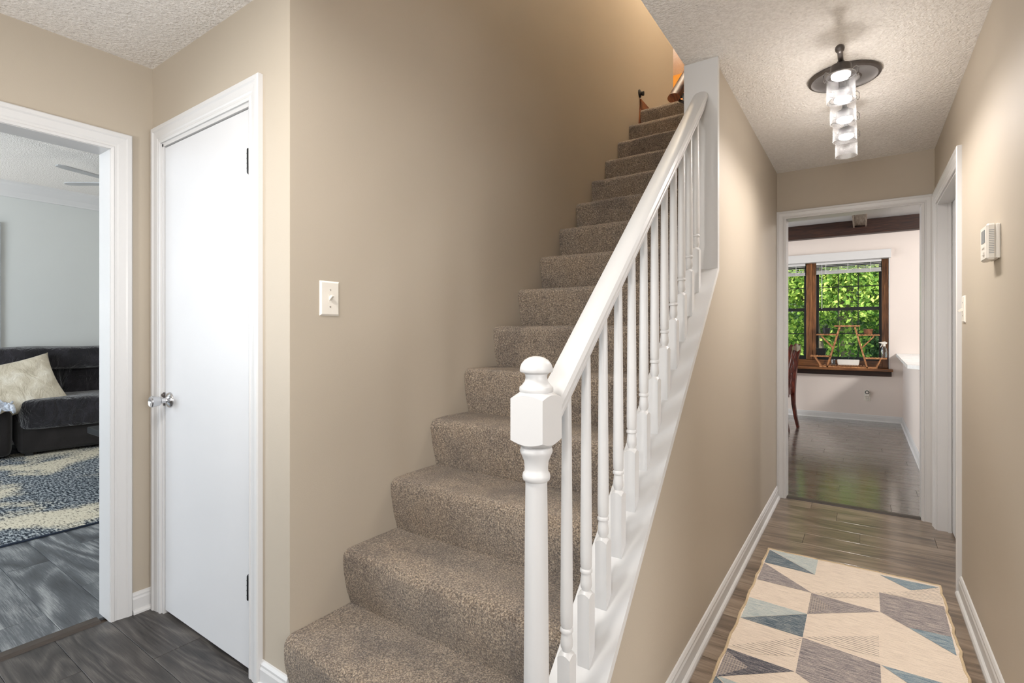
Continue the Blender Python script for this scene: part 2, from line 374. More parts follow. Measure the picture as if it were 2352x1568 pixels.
def sup(bm, c, d, e=.35, n=28, m=16, wr=0, seed=0, rz=0, mi=0, fr=5):
    """superellipsoid cushion, centre c, half sizes d"""
    c = Vector(c); rot = Matrix.Rotation(rz, 3, 'Z'); rows = []
    def sp(x, p): return math.copysign(abs(x)**p, x)
    for j in range(1, m):
        ph = -PI/2+PI*j/m; row = []
        for i in range(n):
            th = 2*PI*i/n
            p = Vector((sp(math.cos(ph), e)*sp(math.cos(th), e)*d[0], sp(math.cos(ph), e)*sp(math.sin(th), e)*d[1], sp(math.sin(ph), e)*d[2]))
            if wr:
                k = noise.noise(Vector((p.x*fr+seed, p.y*fr, p.z*fr*.7)))*wr
                p += p.normalized()*k
            row.append(bm.verts.new(c+rot@p))
        rows.append(row)
    bt = bm.verts.new(c+rot@Vector((0, 0, -d[2]))); tp = bm.verts.new(c+rot@Vector((0, 0, d[2])))
    fs = []
    for j in range(len(rows)-1):
        for i in range(n): fs.append(bm.faces.new((rows[j][i], rows[j][(i+1) % n], rows[j+1][(i+1) % n], rows[j+1][i])))
    for i in range(n):
        fs.append(bm.faces.new((bt, rows[0][(i+1) % n], rows[0][i]))); fs.append(bm.faces.new((tp, rows[-1][i], rows[-1][(i+1) % n])))
    for f in fs: f.material_index = mi

# ------------------------------------------------------------------ key planes
XL = -2.665      # left entry wall
YC = .985        # closet wall
XS = -1.582      # stairwell wall
XK0, XK1 = -.66, -.537   # knee wall / hall partition
XR = .384        # right hall wall
YE = 4.31        # end of hall
CE = 2.44
YK = 8.69; KC = 2.80
BACK = -2.6
LX = -7.75; LC = 2.89

# ------------------------------------------------------------------ floors
fl = struct('floor', bx(-7.95, 2.75, BACK-.1, YK+.1, -.14, -.0135), 'threshold')
def lay(x0, x1, y0, y1, wd, mat, offs, ln=1.22):
    y = y0; k = 0
    while y < y1-.01:
        ye = min(y+wd, y1); x = x0-offs[k % len(offs)]
        while x < x1-.005:
            a, b = max(x, x0), min(x+ln, x1)
            if b-a > .02:
                bm = nbm(); g = .0008; ch = .0008
                top = [(a+g+ch, y+g+ch), (b-g-ch, y+g+ch), (b-g-ch, ye-g-ch), (a+g+ch, ye-g-ch)]
                mid = [(a+g, y+g), (b-g, y+g), (b-g, ye-g), (a+g, ye-g)]
                T = [bm.verts.new((*p, 0)) for p in top]; D = [bm.verts.new((*p, -ch)) for p in mid]; Bt = [bm.verts.new((*p, -.012)) for p in mid]
                bm.faces.new(T)
                for i in range(4):
                    j = (i+1) % 4
                    bm.faces.new((D[i], D[j], T[j], T[i])); bm.faces.new((Bt[i], Bt[j], D[j], D[i]))
                bm.faces.new(Bt[::-1])
                mesh_obj('plank', bm, mat, fl)
            x += ln
        y = ye; k += 1
lay(XL-.02, XS+.02, .115, YC+.09, .1775, 'plank_entry', [.55, .2, .9, .42, .76])
lay(XL-.02, XR+.02, BACK, .115, .1775, 'plank_entry', [.35, .75, .1, .5, 1.0])
lay(XS+.02, XR+.02, .115, YC-.02, .1775, 'plank_entry', [.15, .6, 1.0, .35, .8])
lay(XK1-.03, XR+.12, YC-.02, YE+.04, .1775, 'plank', [.9, .35, .58, .1, .95, .67, .30, .8, .96, .45])
lay(-2.78-4.95, -2.735, -.9, 2.6, .176, 'plank_glare', [.3, .95, .62, .12, .8])
lay(-3.2, 2.6, YE+.08, YK, .178, 'plank_gloss', [.3, .95, .62, .12, .8, .5])
tb = nbm(); prism(tb, [(-2.752, 0), (-2.748, .006), (-2.735, .009), (-2.70, .009), (-2.687, .006), (-2.683, 0)], 1, -.92, .80)
struct('trim_1', tb, 'threshold_dark')
tb = nbm(); prism(tb, [(YE-.0, 0), (YE+.006, .006), (YE+.018, .009), (YE+.052, .009), (YE+.066, .006), (YE+.07, 0)], 0, -.485, .315)
struct('trim_2', tb, 'threshold_dark')

# ------------------------------------------------------------------ walls
def wall(name, boxes, mat):
    bm = nbm()
    for b in boxes: box(bm, *b)
    return struct(name, bm, mat)
# left entry wall: taupe face; living face painted pale grey (a thin skin of the wall's own plaster)
LO0, LO1, LOT = -.90, .825, 2.03
wall('wall_left', [(-2.74, XL, BACK, LO0, 0, CE), (-2.74, XL, LO0, LO1, LOT, CE), (-2.74, XL, LO1, YC+.12, 0, CE)], 'taupe')
wall('wall_living_side', [(-2.78, -2.742, BACK, LO0, 0, LC), (-2.78, -2.742, LO0, LO1, LOT, LC), (-2.78, -2.742, LO1, 4.6, 0, LC)], 'living_wall')
CX0, CX1, CT = -2.558, -1.826, 2.075
wall('wall_closet', [(XL, CX0, YC, YC+.115, 0, CE), (CX0, CX1, YC, YC+.115, CT, CE), (CX1, XS-.002, YC, YC+.115, 0, CE)], 'taupe')
wall('wall_stairwell', [(XS-.12, XS, YC+.0005, 5.164, 0, 5.55)], 'taupe')
kz = lambda y: -.772+.98*y
bm = nbm(); prism(bm, [(.985, 0), (2.345, 0), (2.345, kz(2.345)), (.985, kz(.985))], 0, XK0+.001, XK1)
struct('wall_knee', bm, 'taupe')
wall('wall_hall_left', [(XK0, XK1, 2.345, YE, 0, CE)], 'taupe')
wall('wall_stair_right', [(XK0, XK1, 1.0, YE+.08, CE+.1, 5.55), (XK0, XK1, YE+.08, 8.6, 2.95, 5.55)], 'taupe')
wall('wall_right', [(XR, XR+.12, BACK, -1.2, 0, CE), (XR, XR+.12, -1.2, 1.25, 2.2, CE), (XR, XR+.12, 1.25, 3.272, 0, CE), (XR, XR+.12, 3.272, 4.165, 2.055, CE), (XR, XR+.12, 4.165, YE, 0, CE)], 'taupe')
wall('wall_front', [(XL-.1, XR+.12, BACK-.12, BACK, 0, CE)], 'taupe')
EO0, EO1, EOT = -.478, .318, 2.092
wall('wall_hall_end', [(-.70, EO0, YE, YE+.08, 0, CE), (EO0, EO1, YE, YE+.08, EOT, CE), (EO1, .6, YE, YE+.08, 0, CE)], 'taupe')
wall('wall_kitchen_near', [(-3.2, EO0, YE+.081, YE+.12, 0, KC), (EO0, EO1, YE+.081, YE+.12, EOT, KC), (EO1, 2.6, YE+.081, YE+.12, 0, KC)], 'kitchen_wall')
wall('ceiling', [(XL, XK0, BACK, YC+.015, CE, CE+.1), (XK0, XR+.12, BACK, YE+.08, CE, CE+.1)], 'popcorn')
wall('wall_dining', [(XR+.12, 3.52, -1.9, -1.78, 0, CE), (XR+.12, 3.52, 2.2, 2.32, 0, CE), (3.4, 3.52, -1.78, 2.2, 0, CE)], 'taupe')
wall('ceiling_dining', [(XR+.12, 3.52, -1.9, 2.32, CE, CE+.1)], 'popcorn')
wall('floor_dining', [(XR+.001, 3.52, -1.9, 2.32, -.02, -.001)], 'plank')
# upstairs
wall('wall_stairwell_front', [(XS-.12, XK1, YC-.1, YC+.0, CE+.1, 5.55)], 'taupe')
wall('ceiling_upstairs', [(-4.2, .5, YC-.1, 8.72, 5.55, 5.65)], 'popcorn')
wall('wall_upstairs_back', [(-4.2, XK0, 8.6, 8.72, 3.14, 5.55)], 'orange')
wall('wall_upstairs_left', [(-4.2, -4.08, 5.164, 8.6, 3.14, 5.55)], 'orange')
wall('wall_upstairs_near', [(-4.2, XS-.12, 5.05, 5.164, 3.14, 5.55)], 'taupe')
wall('floor_upstairs', [(-4.2, XK0, 4.50, 8.72, 2.98, 3.12)], 'carpet')
# living room
wall('wall_living_back', [(LX-.12, LX, BACK, 4.6, 0, LC)], 'living_wall')
wall('wall_living_front', [(LX-.12, -2.78, BACK-.12, BACK, 0, LC)], 'living_wall')
wall('wall_living_far', [(LX-.12, -2.74, 4.6, 4.72, 0, LC)], 'living_wall')
wall('ceiling_living', [(LX-.12, -2.74, BACK-.12, 4.72, LC, LC+.1)], 'popcorn')
bm = nbm(); prism(bm, [(LX, LC), (LX, LC-.16), (LX+.018, LC-.16), (LX+.024, LC-.145), (LX+.05, LC-.10), (LX+.10, LC-.045), (LX+.125, LC-.025), (LX+.125, LC)], 1, BACK, 4.6)
struct('trim_3', bm, 'white')
baseboard('baseboard_living', 'x', LX, 1, BACK, 4.6)

# ------------------------------------------------------------------ kitchen shell
WX0, WX1, WZ0, WZ1 = -1.78, .30, .735, 2.375
wall('wall_kitchen_back', [(-3.2, WX0, YK, YK+.24, 0, KC), (WX1, 2.6, YK, YK+.24, 0, KC), (WX0, WX1, YK, YK+.24, 0, WZ0-.045), (WX0, WX1, YK, YK+.24, WZ1, KC)], 'kitchen_wall')
wall('wall_kitchen_left', [(-3.32, -3.2, YE+.08, YK+.24, 0, KC)], 'kitchen_wall')
wall('wall_kitchen_right', [(2.6, 2.72, YE+.08, YK+.24, 0, KC)], 'kitchen_wall')
wall('ceiling_kitchen', [(-3.32, 2.72, YE+.08, YK+.24, KC, KC+.1)], 'white')
wall('wall_counter', [(.44, .56, 5.75, YK, 0, .915)], 'kitchen_wall')
baseboard('baseboard_kitchen_back', 'y', YK, -1, -3.2, .44)
baseboard('baseboard_counter', 'x', .44, -1, 5.75, YK-.012)

# ------------------------------------------------------------------ baseboards and casings in the hall
baseboard('baseboard_left', 'x', XL, 1, .903, YC)
baseboard('baseboard_closet', 'y', YC, -1, CX1+.078, XS-.004)
baseboard('baseboard_hall_left', 'x', XK1, 1, 1.0, YE-.022)
baseboard('baseboard_right', 'x', XR, -1, 1.25, 3.195)
# living room doorway: casing and jamb
bm = nbm(); casing(bm, 'x', XL, 1, LO0, LO1, LOT)
box(bm, -2.785, XL+.004, LO1-.002, LO1+.012, 0, LOT+.01); box(bm, -2.785, XL+.004, LO0-.012, LO0+.002, 0, LOT+.01)
box(bm, -2.785, XL+.004, LO0, LO1, LOT-.002, LOT+.012)
casing(bm, 'x', -2.78, -1, LO0, LO1, LOT)
struct('trim_4', bm, 'white')
# hall end doorway
bm = nbm(); casing(bm, 'y', YE, -1, EO0-.004, EO1+.004, EOT-.004, prof=[(a*.76, d) for a, d in CASING], clip=(XK1-.002, XR-.001))
box(bm, EO0-.010, EO0+.003, YE-.004, YE+.124, 0, EOT+.01); box(bm, EO1-.003, EO1+.010, YE-.004, YE+.124, 0, EOT+.01)
box(bm, EO0, EO1, YE-.004, YE+.124, EOT-.004, EOT+.012)
casing(bm, 'y', YE+.12, 1, EO0, EO1, EOT)
struct('trim_5', bm, 'white')
# closed door on the right wall
d2 = empty('door_2', (XR+.07, 3.72, 0), kind='structure')
bm = nbm(); casing(bm, 'x', XR, -1, 3.272, 4.165, 2.055, clip=(3.0, YE-.003))
mesh_obj('casing', bm, 'white', d2)
bm = nbm(); box(bm, XR-.002, XR+.12, 4.153, 4.167, 0, 2.05); box(bm, XR-.002, XR+.12, 3.27, 3.284, 0, 2.05); box(bm, XR-.002, XR+.12, 3.284, 4.153, 2.043, 2.057)
box(bm, XR+.05, XR+.066, 4.141, 4.155, 0, 2.045); box(bm, XR+.05, XR+.066, 3.282, 3.296, 0, 2.045)
mesh_obj('jamb', bm, 'white', d2)
bm = nbm(); box(bm, XR+.068, XR+.104, 3.286, 4.151, .012, 2.04, .002)
mesh_obj('slab', bm, 'doorwhite', d2)

# ------------------------------------------------------------------ closet door
d1 = empty('door_1', ((CX0+CX1)/2, YC, 0), kind='structure')
bm = nbm(); casing(bm, 'y', YC, -1, CX0-.002, CX1+.002, CT+.004, clip=(XL+.001, -1.0))
mesh_obj('casing', bm, 'white', d1)
bm = nbm(); box(bm, CX0-.004, CX0+.012, YC-.003, YC+.11, 0, CT); box(bm, CX1-.010, CX1+.004, YC-.003, YC+.11, 0, CT); box(bm, CX0, CX1, YC-.003, YC+.11, CT-.012, CT+.004)
mesh_obj('jamb', bm, 'white', d1)
bm = nbm(); box(bm, CX0+.016, CX1-.013, YC+.003, YC+.038, .016, CT-.016, .0015)
mesh_obj('slab', bm, 'doorwhite', d1)
for z0, z1 in ((.272, .362), (1.82, 1.91)):
    bm = nbm(); lathe(bm, [(.0055, z0), (.0065, z0+.003), (.0065, z1-.003), (.0055, z1)], (CX1-.0125, YC-.002, 0), 10)
    for i in range(1, 5):
        zz = z0+(z1-z0)*i/5; lathe(bm, [(.0072, zz-.001), (.0072, zz+.001)], (CX1-.0125, YC-.002, 0), 10)
    box(bm, CX1-.022, CX1-.004, YC+.0005, YC+.0035, z0, z1)
    mesh_obj('hinge', bm, 'black', d1, True)
kx, kz_ = -2.492, .948
bm = nbm()
lathe(bm, [(.034, .004), (.034, 0), (.032, -.004), (.022, -.010), (.013, -.014), (.0115, -.018), (.0115, -.034), (.016, -.036), (.020, -.040), (.0245, -.066), (.0250, -.070), (.022, -.073), (.018, -.0715), (.0, -.069)], (kx, YC, kz_), 28, 'Y', False)
mesh_obj('knob', bm, 'chrome', d1, True)
bm = nbm(); box(bm, CX0+.010, CX0+.017, YC-.004, YC+.002, kz_-.028, kz_+.030); lathe(bm, [(.008, -.004), (.006, -.009), (.0, -.010)], (CX0+.010, YC, kz_+.018), 12, 'Y')
mesh_obj('strike_plate', bm, 'darkmetal', d1, True)

# ------------------------------------------------------------------ staircase
RUN, RISE, Y0, Z0 = .2325, .2085, .962, .232
st = empty('staircase', ((XS+XK0)/2, Y0, 0), 'straight staircase covered in brown carpet, rising between taupe wall and white railing', 'staircase')
def step(k):
    y, z = Y0+RUN*k, Z0+RISE*k; zb = z-RISE; pts = [(y+.034, zb-.004)]
    for i in range(1, 7): t = i/7; pts.append((y+.034*(1-t)**1.6+.001, zb+(RISE-.042)*t))
    for i in range(0, 8):
        a = PI+(PI/2)*i/7*-1; pts.append((y+.034+.034*math.cos(a), z-.034+.034*math.sin(a)))
    for i in range(1, 9): t = i/8; pts.append((y+.034+(RUN+.006-.0)*t, z+.001*math.sin(t*PI)-.0*t))
    back = [(y+.04+RUN, z-.05), (y+.04+RUN, z-.10 if k else 0), (y+.05, zb-.10 if k else 0)]
    if k == 0: pts[0] = (y+.034, 0)
    nx = 40; bm = nbm(); xs = [XS+.001+(XK0-XS-.002)*i/nx for i in range(nx+1)]; cols = []
    for x in xs:
        cur = []
        for (a, b) in pts:
            q = Vector((x*3.1, a*7, b*7+k*1.7)); dn = noise.noise(q)*.006+noise.noise(q*4)*.0022
            cur.append(bm.verts.new((x, a+(dn if b < z-.02 else dn*.3), b+(dn*.8 if b > z-.03 else 0))))
        cur += [bm.verts.new((x, a, b)) for a, b in back]; cols.append(cur)
    m = len(cols[0])
    for i in range(nx):
        for j in range(m): bm.faces.new((cols[i][j], cols[i+1][j], cols[i+1][(j+1) % m], cols[i][(j+1) % m]))
    bm.faces.new(cols[0]); bm.faces.new(cols[-1][::-1])
    mesh_obj('step', bm, 'carpet', st, True, angle=60)
for k in range(15): step(k)
bm = nbm(); prism(bm, [(4.20, 3.02), (4.60, 3.13), (4.62, 3.24), (4.47, 3.235), (4.235, 3.245)], 0, XS, XS+.012)
struct('baseboard_landing', bm, 'oak_rail')

# ------------------------------------------------------------------ knee wall cap, post casing
bm = nbm(); cz = lambda y: -.752+.978*y
prism(bm, [(.975, cz(.975)-.03), (2.348, cz(2.348)-.03), (2.348, cz(2.348)), (.975, cz(.975))], 0, XK0-.006, -.518)
struct('trim_6', bm, 'white')
bm = nbm(); box(bm, XK0-.004, -.519, 2.325, 2.346, cz(2.33)-.01, CE, .0015)
box(bm, -.5375, -.519, 2.3455, 2.352, cz(2.33)-.01, CE)
struct('trim_7', bm, 'white')
bm = nbm(); prism(bm, [(.985, 0), (.985, cz(.985)-.028), (1.10, cz(1.10)-.028), (1.0, 0)], 0, XK0-.004, XK1+.004)
struct('trim_8', bm, 'white')

# ------------------------------------------------------------------ railing
NX, NY = -.586, .944
rl = empty('stair_railing', (NX, NY, 0), 'white painted stair railing with turned newel post and slim turned balusters', 'railing')
def sqbox(bm, c, h, z0, z1, r_in, n=32, dz=.018):
    """square block with rounded shoulders (cut by a turning) top and bottom"""
    rings = []
    for (f, z, sq) in [(r_in, z0-dz, 0), (None, z0, 1), (None, z1, 1), (r_in, z1+dz, 0)]:
        rings.append((f, z, sq))
    def pt(a, s):
        ca, sa = math.cos(a), math.sin(a); k = 1/max(abs(ca), abs(sa)); return ca*k*h, sa*k*h, k
    rows = []
    for lev in range(4):
        row = []
        for i in range(n):
            a = 2*PI*i/n+PI/4
            x, y, k = pt(a, 1); corner = (k-1)/.4142
            if lev == 0: row.append((r_in*math.cos(a), r_in*math.sin(a), z0-dz*.55))
            if lev == 1: row.append((x, y, z0+dz*corner*.75))
            if lev == 2: row.append((x, y, z1-dz*corner*.75))
            if lev == 3: row.append((r_in*math.cos(a), r_in*math.sin(a), z1+dz*.55))
        rows.append([bm.verts.new((c[0]+p[0], c[1]+p[1], p[2])) for p in row])
    for j in range(3):
        for i in range(n): bm.faces.new((rows[j][i], rows[j][(i+1) % n], rows[j+1][(i+1) % n], rows[j+1][i]))
    bm.faces.new(rows[0][::-1]); bm.faces.new(rows[-1])
bm = nbm()
sqbox(bm, (NX, NY), .0405, 1.004, 1.110, .034, 64, dz=.011)
lathe(bm, [(.033, 1.112), (.0365, 1.116), (.0375, 1.121), (.0365, 1.126), (.031, 1.130), (.0295, 1.133), (.0255, 1.138), (.0235, 1.146), (.0245, 1.153), (.030, 1.157), (.0345, 1.158), (.0362, 1.161), (.0355, 1.168), (.0325, 1.176), (.026, 1.184), (.016, 1.190), (.007, 1.192), (.001, 1.1925)], (NX, NY, 0), 40)
lathe(bm, [(.036, .360), (.034, .372), (.027, .380), (.0275, .395), (.0278, .45), (.0272, .55), (.0252, .80), (.0238, .918), (.0242, .921), (.0290, .925), (.0305, .932), (.0292, .939), (.0262, .942), (.0255, .950), (.0268, .965), (.0305, .974), (.0325, .979), (.0350, .984), (.0355, .989), (.0335, .995), (.028, .998)], (NX, NY, 0), 40)
sqbox(bm, (NX, NY), .0405, .02, .352, .030, dz=.012)
box(bm, NX-.0405, NX+.0405, NY-.0405, NY+.0405, 0, .1)
mesh_obj('newel_post', bm, 'white', rl, True, angle=40)
RT = lambda y: .182+.912*y
sec = [(-.022, -.068), (.022, -.068), (.026, -.052), (.024, -.046), (.031, -.036), (.033, -.022), (.029, -.009), (.018, -.001), (0, .002), (-.018, -.001), (-.029, -.009), (-.033, -.022), (-.031, -.036), (-.024, -.046), (-.026, -.052)]
cosr = math.cos(math.atan(.912)); sec = [(a, b*cosr*1.05) for a, b in sec]
bm = nbm(); bmx = -.592
# ends cut vertically: extrude in Y with a sheared path
ends = []
for y in (NY+.038, 2.326):
    ends.append([bm.verts.new((bmx+a, y, RT(y)+b/cosr)) for a, b in sec])
n_ = len(sec)
for j in range(n_): bm.faces.new((ends[0][j], ends[0][(j+1) % n_], ends[1][(j+1) % n_], ends[1][j]))
bm.faces.new(ends[0][::-1]); bm.faces.new(ends[1])
mesh_obj('handrail', bm, 'white', rl, True, angle=30)
for i in range(12):
    y = 1.082+.1042*i; zb = cz(y)-.002; zt = RT(y)-.066; bm = nbm(); h = .0165
    s0 = zb+.172; c = (NX, y)
    rows = []
    # square base with rounded shoulder
    sqbox(bm, c, h, zb-.035, s0, .0105, 24, .010)
    lathe(bm, [(.0105, s0), (.0105, s0+.006), (.0145, s0+.016), (.0152, s0+.026), (.0135, s0+.040), (.0125, s0+.048), (.0125, s0+.050), (.0155, s0+.052), (.0160, s0+.056), (.0150, s0+.060), (.0128, s0+.062), (.0148, s0+.068), (.0152, s0+.10), (.0142, s0+.25), (.0118, zt-.06), (.0105, zt+.03)], (c[0], c[1], 0), 20)
    mesh_obj('baluster', bm, 'white', rl, True, angle=40)

# ------------------------------------------------------------------ oak wall handrail and bracket
ohr = empty('oak_handrail', (-.735, 2.40, 2.3), 'varnished oak handrail with cut end, on the wall beyond the white railing', 'handrail')
a = Vector((-.742, 2.43, 2.355)); b = a+Vector((0, 1, .897))*2.4
bm = nbm(); dd = (b-a).normalized()
osec = [(.029*math.cos(t)*1.0, .024*math.sin(t) if math.sin(t) > -.6 else -.019) for t in [2*PI*i/20 for i in range(20)]]
e0 = []; e1 = []
for s_, u_ in osec:
    upv = Vector((0, -dd.z, dd.y)); p = Vector((1, 0, 0))*s_+upv*u_
    e0.append(bm.verts.new(a+p+dd*(-(p.z)*.2))); e1.append(bm.verts.new(b+p))
for j in range(20): bm.faces.new((e0[j], e0[(j+1) % 20], e1[(j+1) % 20], e1[j]))
bm.faces.new(e0[::-1]); bm.faces.new(e1)
mesh_obj('rail', bm, 'oak_rail', ohr, True)
for t in (.10, 1.2, 2.2):
    q = a+dd*t
    bm = nbm(); tube(bm, [q+Vector((.0, 0, -.020)), q+Vector((.004, .004, -.05)), q+Vector((.03, .006, -.066)), q+Vector((.082, .006, -.066))], [.007, .007, .007, .007])
    lathe(bm, [(.026, 0), (.026, -.006), (.012, -.010)], (XK0, q.y+.006, q.z-.066), 16, 'X'); box(bm, q.x-.012, q.x+.012, q.y-.03, q.y+.03, q.z-.030, q.z-.016)
    mesh_obj('bracket', bm, 'darkmetal', ohr, True)
p = at_x(1469, 215, XS); hb = empty('rail_bracket', p, 'small black empty rail bracket on taupe wall above top carpeted step', 'bracket')
bm = nbm(); lathe(bm, [(.034, 0), (.034, .006), (.02, .012), (.012, .02), (.012, .04), (.0, .042)], p, 16, 'X')
mesh_obj('wall_plate', bm, 'black', hb, True)
bm = nbm(); tube(bm, [p+Vector((.02, 0, 0)), p+Vector((.030, .0, -.008)), p+Vector((.032, .0, -.024))], [.014, .014, .010])
mesh_obj('hook', bm, 'black', hb, True)
# white louvred grille and wooden cabinet upstairs, glimpsed past the handrail
cb = empty('landing_cabinet', (-2.0, 7.7, 3.12), 'orange wooden cabinet with white louvered front, seen at the top of the stairs', 'cabinet')
mesh_obj('body', bx(-2.45, -1.4, 7.3, 7.75, 3.12, 4.63, .01), 'orangewood', cb)
mesh_obj('top', bx(-2.5, -1.35, 7.25, 7.8, 4.63, 4.67, .008), 'oak_rail', cb)
mesh_obj('louver_recess', bx(-2.10, -1.46, 7.29, 7.30, 4.1, 4.61), 'black', cb)
for i in range(15):
    z = 4.12+i*.032; bm = nbm(); prism(bm, [(7.268, z), (7.29, z+.014), (7.29, z+.022), (7.268, z+.008)], 0, -2.075, -1.465)
    mesh_obj('louver', bm, 'white', cb)

# ------------------------------------------------------------------ switches, thermostat
def switch(name, origin, nrm, wd, hgt, label, toggle='up'):
    t = empty(name, origin, label, 'light switch'); o = Vector(origin); n = Vector(nrm); s = Vector((0, 0, 1)).cross(n)
    def T(bm):
        m = Matrix((s, Vector((0, 0, 1)), n)).transposed().to_4x4(); bmesh.ops.transform(bm, matrix=m, verts=bm.verts); return bm
    bm = nbm(); a, b = wd/2, hgt/2; i_ = .006
    lo = [bm.verts.new(q) for q in ((-a, -b, 0), (a, -b, 0), (a, b, 0), (-a, b, 0))]
    md = [bm.verts.new(q) for q in ((-a, -b, .002), (a, -b, .002), (a, b, .002), (-a, b, .002))]
    hi = [bm.verts.new(q) for q in ((-a+i_, -b+i_, .0065), (a-i_, -b+i_, .0065), (a-i_, b-i_, .0065), (-a+i_, b-i_, .0065))]
    for A, B in ((lo, md), (md, hi)):
        for k in range(4): bm.faces.new((A[k], A[(k+1) % 4], B[(k+1) % 4], B[k]))
    bm.faces.new(hi); bm.faces.new(lo[::-1]); box(bm, -.0065, .0065, -.0135, .0135, .006, .0072)
    mesh_obj('plate', T(bm), 'plastic', t, local=True)
    bm = nbm(); prism(bm, [(-.008, .006), (.008, .006), (.013, .022), (.007, .024)] if toggle == 'up' else [(-.008, .006), (.008, .006), (-.006, .024), (-.013, .022)], 0, -.0045, .0045)
    mesh_obj('toggle', T(bm), 'plastic', t, local=True)
    for z in (-.0302, .0302):
        bm = nbm(); lathe(bm, [(.0034, .006), (.0034, .0075), (.002, .0082)], (0, z, 0), 10)
        mesh_obj('screw', T(bm), 'chrome', t, local=True)
    return t
switch('light_switch', (XS, 1.1375, 1.365), (1, 0, 0), .080, .124, 'white toggle light switch on taupe wall beside carpeted stairs')
switch('light_switch', (XR, 3.118, 1.350), (-1, 0, 0), .078, .124, 'white light switch on right wall beside door casing, below the thermostat', 'down')
th = empty('thermostat', (XR, 2.44, 1.50), 'white rectangular digital thermostat mounted on the right taupe wall', 'thermostat')
x0 = XR
mesh_obj('base', bx(x0-.012, x0, 2.362, 2.482, 1.497, 1.615, .003), 'plastic', th)
mesh_obj('body', bx(x0-.036, x0-.010, 2.367, 2.478, 1.494, 1.618, .006), 'plastic', th)
mesh_obj('display', bx(x0-.0372, x0-.036, 2.395, 2.452, 1.556, 1.600), 'screen', th)
for k in range(2): mesh_obj('button', bx(x0-.0385, x0-.036, 2.405+k*.022, 2.418+k*.022, 1.536, 1.544, .001), 'plastic', th)
mesh_obj('slider', bx(x0-.040, x0-.036, 2.405, 2.425, 1.512, 1.524, .001), 'plastic', th)
bm = nbm()
for k in range(14): box(bm, x0-.030, x0-.016, 2.3662, 2.3672, 1.515+k*.006, 1.517+k*.006)
mesh_obj('vent_slots', bm, 'greypot', th)

# ------------------------------------------------------------------ ceiling light
cl = empty('ceiling_light', (-.075, 2.84, CE), 'bronze bar ceiling light with four clear glass cylinder shades in the hallway', 'ceiling light')
bm = nbm(); lathe(bm, [(.142, 0), (.146, -.006), (.143, -.014), (.132, -.018), (.122, -.013), (.070, -.016), (.064, -.021), (.050, -.022), (.040, -.017), (0.001, -.017)], (-.075, 2.84, CE), 48)
mesh_obj('canopy', bm, 'darkmetal', cl, True)
BZ = 2.338
bm = nbm(); lathe(bm, [(.021, CE-.015), (.021, BZ+.01), (.012, BZ)], (-.075, 2.84, 0), 20)
mesh_obj('stem', bm, 'darkmetal', cl, True)
bm = nbm(); tube(bm, [(-.075, 2.345, BZ), (-.075, 3.335, BZ)], .0095, 14)
for y in (2.340, 3.340):
    lathe(bm, [(.002, y-.018), (.011, y-.014), (.016, y-.005), (.016, y+.005), (.011, y+.014), (.002, y+.018)], (-.075, 0, BZ), 16, 'Y')
mesh_obj('bar', bm, 'darkmetal', cl, True)
for y in (2.45, 2.71, 2.97, 3.23):
    bm = nbm(); lathe(bm, [(.012, BZ), (.016, BZ-.008), (.036, BZ-.018), (.038, BZ-.052), (.030, BZ-.054)], (-.075, y, 0), 24)
    so = mesh_obj('socket', bm, 'darkmetal', cl, True)
    bm = nbm(); lathe(bm, [(.034, BZ-.0535), (.033, BZ-.064), (.022, BZ-.071), (.001, BZ-.074)], (-.075, y, 0), 24)
    mesh_obj('led_lens', bm, 'led', so, True)
    bm = nbm(); lathe(bm, [(.050, 2.285), (.050, 2.176), (.0478, 2.176), (.0478, 2.285)], (-.075, y, 0), 40, 'Z', False)
    bm.faces.ensure_lookup_table(); vv = list(bm.verts); n_ = 40
    for j in range(n_): bm.faces.new((vv[j], vv[3*n_+j], vv[3*n_+(j+1) % n_], vv[(j+1) % n_]))
    sh = mesh_obj('glass_shade', bm, 'lampglass', cl, True)
    bm = nbm()
    for s_ in (-1, 1):
        q = Vector((-.075, y, BZ-.04)); tube(bm, [q+Vector((s_*.037, 0, 0)), q+Vector((s_*.052, 0, .008)), q+Vector((s_*.060, 0, -.002)), q+Vector((s_*.060, 0, -.026)), q+Vector((s_*.055, 0, -.034)), q+Vector((s_*.051, 0, -.028))], .0016, 6)
    ring = [Vector((-.075+.052*math.cos(t), y+.052*math.sin(t), 2.280)) for t in [2*PI*i/24 for i in range(25)]]
    tube(bm, ring, .0014, 6)
    mesh_obj('wire_clip', bm, 'wire', sh, True)
    sl = light('lamp_glow', 'SPOT', (-.075, y, BZ-.082), 23, (1, .95, .90), (-.075, y, 0), .030)
    light('lamp_glow', 'POINT', (-.075, y, 2.20), 1.3, (1, .95, .89), None, .02)
    sl.data.spot_size = math.radians(172); sl.data.spot_blend = 1

